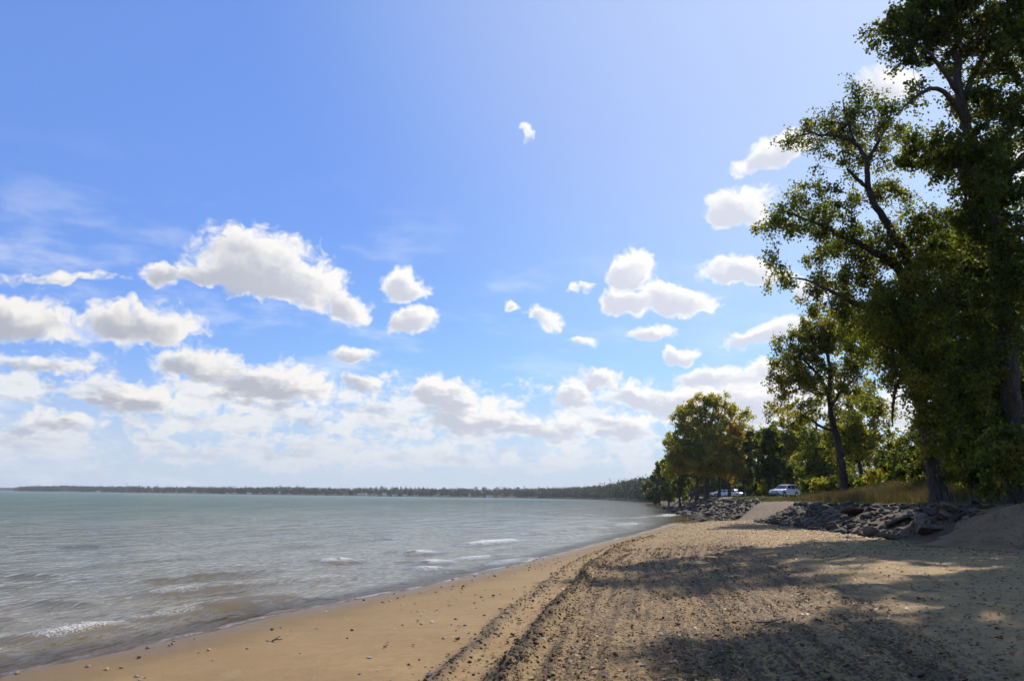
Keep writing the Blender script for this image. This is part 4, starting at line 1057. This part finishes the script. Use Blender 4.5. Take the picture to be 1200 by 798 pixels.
def leaf_scatter():
    rng = np.random.default_rng(82)
    X, Y = [], []
    x, y = leaf_sites(rng, 5200, 34); X.append(x); Y.append(y)
    y = rng.uniform(24, 62, 9000); x = xf(y)-rng.random(9000)**1.6*9+.2; k = x > xs(y)+1; X.append(x[k]); Y.append(y[k])       # drifts near the slope foot
    y = rng.uniform(14, 34, 2600); x = xf(y)+rng.random(2600)*4.6; X.append(x); Y.append(y)
    y = rng.uniform(60, 80, 500); x = xf(y)+rng.random(500)*4.6; X.append(x); Y.append(y)
    y = rng.uniform(30, 60, 5000); x = xf(y)+4+rng.random(5000)**1.4*6; X.append(x); Y.append(y)
    X = np.concatenate(X); Y = np.concatenate(Y)
    Z = gz(X, Y)+.015
    onr = (X > xf(Y)) & (Y < 34); Z = np.where(onr, Z+.19+(fbm(X*1.1, Y*1.1, 4)-.5)*.22, Z); onr2 = (X > xf(Y)) & (Y > 60) & (Y < 80); Z = np.where(onr2, Z+.1, Z)
    P = np.stack([X, Y, Z], 1); n = len(P)
    a = rng.random(n)*6.28; s = rng.uniform(.03, .075, n)*np.interp(Y, [10, 60], [1, 1.3])
    A = np.stack([np.cos(a), np.sin(a), rng.normal(size=n)*.2], 1)*s[:, None]; B = np.stack([-np.sin(a), np.cos(a), rng.normal(size=n)*.2], 1)*s[:, None]*.42
    up = np.array([0, 0, 1.0])*s[:, None]*rng.uniform(.05, .25, (n, 1))
    v = np.stack([P-A*.5, P+B+up, P+A*.5, P-B+up], 1).reshape(-1, 3)
    me = mesh_np('leaf_litter', v, np.arange(4*n).reshape(n, 4))
    c = np.array(LCOL)[rng.choice(8, n, p=np.array([3, 3, 1.6, .7, .6, .25, 3, 1])/13.15)]*rng.uniform(.6, 1.15, (n, 1)); attr(me, 'leaf_colour', np.concatenate([c, np.ones((n, 1))], 1), 'FACE', 'FLOAT_COLOR')
    tag(link('leaf_litter', me, leaf_material('litter', .1)), 'small dry leaves scattered over the sand and ramps', 'leaves', kind='stuff')
leaf_scatter()
# pebbles and shells on the smooth side
PEB = [rock_mesh('pebble', 800+i) for i in range(6)]
for i, me in enumerate(PEB):
    me.materials.append(simple('pebble_stone', [(.55, .47, .36), (.34, .26, .18), (.09, .06, .038), (.58, .47, .32), (.18, .11, .055), (.40, .27, .14)][i], .85, scale=2., spec=.15))
pn = ['cream', 'brown', 'black', 'white', 'dark brown', 'tan']
rngP = np.random.default_rng(90)
cnt = 0
while cnt < 210:
    y = 8+22*rngP.random()**1.5; x = rngP.uniform(float(xs(y))-.1, float(ridge_x(y))-.3)
    if abs(x/y) > .68: continue
    if rngP.random() > .25+1.2*float(fbm(np.array(x*.7), np.array(y*.5), 2))**2: continue
    k = rngP.integers(0, 6); s = rngP.uniform(.014, .036)
    o = bpy.data.objects.new('pebble', PEB[k]); COL.objects.link(o); o.scale = (s*1.3, s, s*.7); o.location = (x, y, float(gz(np.array([x]), np.array([y]))[0])+s*.35); o.rotation_euler = (0, 0, rngP.random()*6.28)
    tag(o, pn[k]+' pebble on the smooth damp sand near the water', 'pebble', pn[k]+' pebbles on the sand'); cnt += 1
def clods():
    rng = np.random.default_rng(95)
    bm = bmesh.new(); bmesh.ops.create_icosphere(bm, subdivisions=1, radius=1); bv = np.array([v.co[:] for v in bm.verts]); bf = np.array([[v.index for v in f.verts] for f in bm.faces]); bm.free()
    n = 10000
    y = 6.5+36*rng.random(n)**1.5
    typ = rng.random(n)
    w = np.where(typ < .40, rng.normal(0, .14, n), np.where(typ < .52, rng.normal(-.72, .12, n), rng.random(n)**1.3*5))
    x = ridge_x(y)+w-(fbm(ridge_x(y)*.6, y*.35, 3)-.5)*.3
    s = np.where(typ < .52, rng.gamma(2.0, .0042, n)+.004, rng.gamma(2, .0032, n)+.004)*np.interp(y, [8, 30], [1, 1.3])
    k = np.where(typ > .52, fbm(x*1.2, y*.7, 3) > .5, True); x, y, s = x[k], y[k], s[k]; n = len(x)
    z = gz(x, y)
    sc = s[:, None]*rng.uniform(.7, 1.3, (n, 3))*np.array([1, 1, .75])
    V = bv[None]*sc[:, None, :]*rng.uniform(.55, 1.35, (n, len(bv), 1))+np.stack([x, y, z+s*.1], 1)[:, None, :]
    F = bf[None]+(np.arange(n)*len(bv))[:, None, None]
    me = mesh_np('sand_clods', V.reshape(-1, 3), F.reshape(-1, 3))
    tag(link('sand_clods', me, simple('damp_sand', (.145, .094, .047), .95, scale=3, var=.4, spec=.1)), 'crumbled damp sand clods along the raked windrow', 'sand clods', kind='stuff')
clods()
def crumbs():
    rng = np.random.default_rng(97)
    bv = np.array([[1, 0, 0], [0, 1, 0], [-1, 0, 0], [0, -1, 0], [0, 0, .8], [0, 0, -.8]], float); bf = np.array([[0, 1, 4], [1, 2, 4], [2, 3, 4], [3, 0, 4], [1, 0, 5], [2, 1, 5], [3, 2, 5], [0, 3, 5]])
    n = 90000
    y = 6.8+25*rng.random(n)**1.7; w = rng.random(n)*6.2+.05
    row = fbm(w*15+.8*fbm(w*2, y*.5, 2), y*.22, 2)*.75+fbm(w*2.6+30, y*.25, 2)*.25; patch = fbm(w*1.6, y*1.1, 4)
    x = ridge_x(y)+w
    k = (rng.random(n) < (.05+.60*sstep(.42, .66, row)*sstep(.36, .66, patch))*sstep(6.4, 3.2, w)) & (np.abs(x/y) < .75)
    x, y = x[k], y[k]; n = len(x)
    s = (rng.gamma(2.0, .0034, n)+.004)*np.interp(y, [8, 30], [1, 1.5])
    V = bv[None]*s[:, None, None]*rng.uniform(.6, 1.4, (n, 6, 1))*np.array([1, 1, .8])
    a = rng.random(n)*6.28; c_, s_ = np.cos(a)[:, None], np.sin(a)[:, None]
    V = np.stack([V[..., 0]*c_-V[..., 1]*s_, V[..., 0]*s_+V[..., 1]*c_, V[..., 2]], -1)+np.stack([x, y, gz(x, y)+s*.25], 1)[:, None, :]
    me = mesh_np('sand_crumbs', V.reshape(-1, 3), (bf[None]+(np.arange(n)*6)[:, None, None]).reshape(-1, 3))
    tag(link('sand_crumbs', me, simple('crumb', (.185, .112, .05), .95, scale=2, var=.45, spec=.1)), 'small dark crumbs of sand and bark lying in rows along the raked tracks', 'crumbs', kind='stuff')
crumbs()

STICKM = simple('driftwood', (.20, .15, .10), .9, scale=6, var=.3)
for i, (px, py, L, a, lab) in enumerate([(322, 728, .26, -.5, 'thin dark stick lying on the damp sand nearest the water'), (720, 690, .6, 1.2, 'pale branch lying on the raked sand at the edge of the shade'),
                                          (905, 730, .5, .2, 'forked twig in the shade on the right half of the beach'), (1010, 668, .8, .9, 'longer stick lying before the rocks'), (1085, 700, .5, -.7, 'dark twig in the shade toward the earth ramp')]):
    p = onz(px, py, .35); rng = np.random.default_rng(900+i); z = float(gz(np.array([p[0]]), np.array([p[1]]))[0])
    line = np.array([[math.cos(a)*t_*L, math.sin(a)*t_*L, .02+.03*math.sin(t_*3)] for t_ in (-.5, -.2, .1, .5)])+rng.normal(size=(4, 3))*.012
    side = np.array([line[2], line[2]+np.array([math.cos(a+.7)*L*.3, math.sin(a+.7)*L*.3, .05])])
    V, F = tubes_geo([(smooth_line(line, 9), np.linspace(.016, .007, 9)), (smooth_line(side, 4), np.linspace(.009, .004, 4))], 6)
    o = link('driftwood_stick', mesh_np('driftwood_stick', V, F, True), STICKM); o.location = (p[0], p[1], z); tag(o, lab, 'stick')
# ------------------------------------------------------------------ cars
PAINT = simple('white_paint', (.80, .80, .80), .25, var=.02, scale=1); DPAINT = simple('dark_paint', (.035, .04, .045), .25, var=.05, scale=1)
RUB = simple('rubber', (.025, .025, .025), .85); RIM = simple('alloy', (.45, .45, .47), .35, .8); BLACK = simple('black_trim', (.02, .02, .022), .5)
LAMP = simple('lamp_glass', (.65, .66, .68), .1); TAIL = simple('tail_lamp', (.35, .02, .02), .2); CHROME = simple('chrome', (.6, .6, .62), .2, .9)
def make_car(paint, label, suv=True):
    root = empty('parked_car'); tag(root, label, 'car', 'cars parked behind the beach')
    W = .92
    # lower body: side profile swept across rounded stations, x = length (front at -x)
    low = [(-2.28, .42), (-2.32, .62), (-2.24, .86), (-1.95, .98), (-1.05, 1.08), (2.1, 1.10), (2.26, 1.0), (2.30, .55), (2.2, .34), (-2.1, .30)]
    bm = bmesh.new()
    rings = []
    for yy, sc in ((-W, .965), (-W*.97, .99), (-W*.8, 1), (0, 1.012), (W*.8, 1), (W*.97, .99), (W, .965)):
        rings.append([bm.verts.new((x*sc, yy, .62+(z-.62)*(sc if abs(yy) < W*.9 else sc*.96))) for x, z in low])
    for a, b_ in zip(rings[:-1], rings[1:]):
        for i in range(len(low)): j = (i+1) % len(low); bm.faces.new((a[i], a[j], b_[j], b_[i]))
    bm.faces.new(rings[0]); bm.faces.new(rings[-1][::-1])
    body = bm_obj('body', bm, paint, root)
    # cabin
    top = [(-1.0, 1.06), (-.25, 1.62), (.1, 1.70), (1.6, 1.70), (1.95, 1.60), (2.2, 1.08)] if suv else [(-1.0, 1.04), (-.2, 1.42), (.15, 1.48), (.9, 1.46), (1.55, 1.24), (2.0, 1.06)]
    bm = bmesh.new(); rings = []
    for yy, k in ((-1, 0), (1, 0)):
        rings.append([bm.verts.new((x, yy*(W-.04-.20*((z-1.06)/.64)), z)) for x, z in top])
    a, b_ = rings
    for i in range(len(top)-1): bm.faces.new((a[i], a[i+1], b_[i+1], b_[i]))
    bm.faces.new(a[::-1]); bm.faces.new(b_); bm.faces.new((a[0], b_[0], b_[-1], a[-1]))
    bm_obj('cabin', bm, paint, root, bevel=.03)
    def quad(name, pts, mat, off):
        bm = bmesh.new(); n = Vector(off); v0 = [bm.verts.new(Vector(p)+n*.012) for p in pts]; v1 = [bm.verts.new(Vector(p)-n*.02) for p in pts]
        bm.faces.new(v0); bm.faces.new(v1[::-1])
        for i in range(len(pts)): j = (i+1) % len(pts); bm.faces.new((v0[i], v1[i], v1[j], v0[j]))
        return bm_obj(name, bm, mat, root)
    def cy_(x, z, s): return s*(W-.04-.20*((z-1.06)/.64))
    zt = top[2][1]-.10; xr = top[3][0]
    def lerp(p, q, t): return (p[0]+(q[0]-p[0])*t, p[1]+(q[1]-p[1])*t)
    p0, p1 = lerp(top[0], top[1], .12), lerp(top[0], top[1], .95)
    quad('windshield', [(p0[0], cy_(*p0, -1)*.93, p0[1]), (p0[0], cy_(*p0, 1)*.93, p0[1]), (p1[0], cy_(*p1, 1)*.9, p1[1]), (p1[0], cy_(*p1, -1)*.9, p1[1])], GLASS, (-.6, 0, .8))
    q0, q1 = lerp(top[-2], top[-1], .1), lerp(top[-2], top[-1], .8)
    quad('rear_window', [(q0[0], cy_(*q0, -1)*.88, q0[1]), (q1[0], cy_(*q1, -1)*.9, q1[1]), (q1[0], cy_(*q1, 1)*.9, q1[1]), (q0[0], cy_(*q0, 1)*.88, q0[1])], GLASS, (.9, 0, .45))
    for s in (-1, 1):
        wins = [[(-.72, 1.14), (.28, 1.14), (.28, zt), (-.12, zt)], [(.38, 1.14), (1.22, 1.14), (1.22, zt-.02 if suv else zt-.1), (.38, zt)]]
        if suv: wins.append([(1.34, 1.16), (2.0, 1.16), (1.80, zt-.04), (1.34, zt-.02)])
        for wv in wins: quad('side_window', [(x, cy_(x, z, s), z) for x, z in wv], GLASS, (0, s, .2))
        quad('headlight', [(-2.29, s*.55, .72), (-2.26, s*.86, .74), (-2.20, s*.86, .88), (-2.26, s*.55, .86)], LAMP, (-1, 0, .2))
        quad('tail_light', [(2.29, s*.70, .78), (2.26, s*.88, .78), (2.22, s*.88, 1.04), (2.26, s*.70, 1.04)], TAIL, (1, 0, .1))
        bm = bmesh.new(); box_bm(bm, -.78, -.60, s*.93-.06+s*.04, s*.93+.06+s*.06, 1.06, 1.20); bm_obj('mirror', bm, BLACK if not suv else paint, root, bevel=.02)
        for x in (-1.42, 1.38):
            bm = bmesh.new(); bmesh.ops.create_cone(bm, segments=24, radius1=.36, radius2=.36, depth=.24, cap_ends=True); bmesh.ops.rotate(bm, matrix=Matrix.Rotation(math.pi/2, 3, 'X'), verts=bm.verts); bmesh.ops.translate(bm, vec=(x, s*.83, .36), verts=bm.verts)
            wh = bm_obj('wheel', bm, RUB, root, bevel=.03)
            bm = bmesh.new(); bmesh.ops.create_cone(bm, segments=16, radius1=.22, radius2=.18, depth=.03, cap_ends=True); bmesh.ops.rotate(bm, matrix=Matrix.Rotation(math.pi/2, 3, 'X'), verts=bm.verts); bmesh.ops.translate(bm, vec=(x, s*.96, .36), verts=bm.verts)
            bm_obj('rim', bm, RIM, wh)
            bm = bmesh.new(); bmesh.ops.create_cone(bm, segments=24, radius1=.43, radius2=.43, depth=.03, cap_ends=True); bmesh.ops.rotate(bm, matrix=Matrix.Rotation(math.pi/2, 3, 'X'), verts=bm.verts); bmesh.ops.translate(bm, vec=(x, s*.905, .40), verts=bm.verts)
            bm_obj('wheel_arch', bm, BLACK, root)
    quad('grille', [(-2.315, -.5, .66), (-2.315, .5, .66), (-2.27, .5, .84), (-2.27, -.5, .84)], BLACK, (-1, 0, .15))
    quad('bumper', [(-2.31, -.8, .40), (-2.31, .8, .40), (-2.335, .75, .56), (-2.335, -.75, .56)], BLACK, (-1, 0, 0))
    if suv:
        for s in (-1, 1):
            bm = bmesh.new(); box_bm(bm, -.1, 1.7, s*.58-.02, s*.58+.02, 1.74, 1.78); bm_obj('roof_rail', bm, BLACK, root)
    return root
def place_car(c, px, D, head):
    p = ground_pt(px, D); c.location = (p[0], p[1], p[2]+.05); c.rotation_euler = (0, 0, head)
# front of the car is -x; turn so the front faces the camera's left-front
c1 = make_car(PAINT, 'nearest white off-road car parked at the top of the boat ramp'); place_car(c1, 920, 112, D2R(37))
c2 = copy_tree(c1); c2['label'] = 'white estate car seen side-on half hidden by tree trunks'; place_car(c2, 844, 200, D2R(8))
c3 = copy_tree(c1); c3['label'] = 'white hatchback parked right of the half-hidden estate car'; place_car(c3, 862.5, 188, D2R(118))
c4 = make_car(DPAINT, 'dark car between trunks left of the orange-flecked tree', False); place_car(c4, 809, 225, D2R(80))

# ------------------------------------------------------------------ haze
def haze():
    bm = bmesh.new(); box_bm(bm, -7100, 7100, -420, 7100, -4.4, 46)
    m, t, out = material('haze_air')
    v = t.n.new('ShaderNodeVolumePrincipled'); v.inputs['Color'].default_value = (.86, .92, 1, 1); v.inputs['Density'].default_value = HAZE; v.inputs['Anisotropy'].default_value = .2
    t.l.new(v.outputs[0], out.inputs['Volume'])
    tag(bm_obj('haze', bm, m), 'thin blue haze over the lake', 'haze', kind='stuff')
HAZE = .00009
haze()
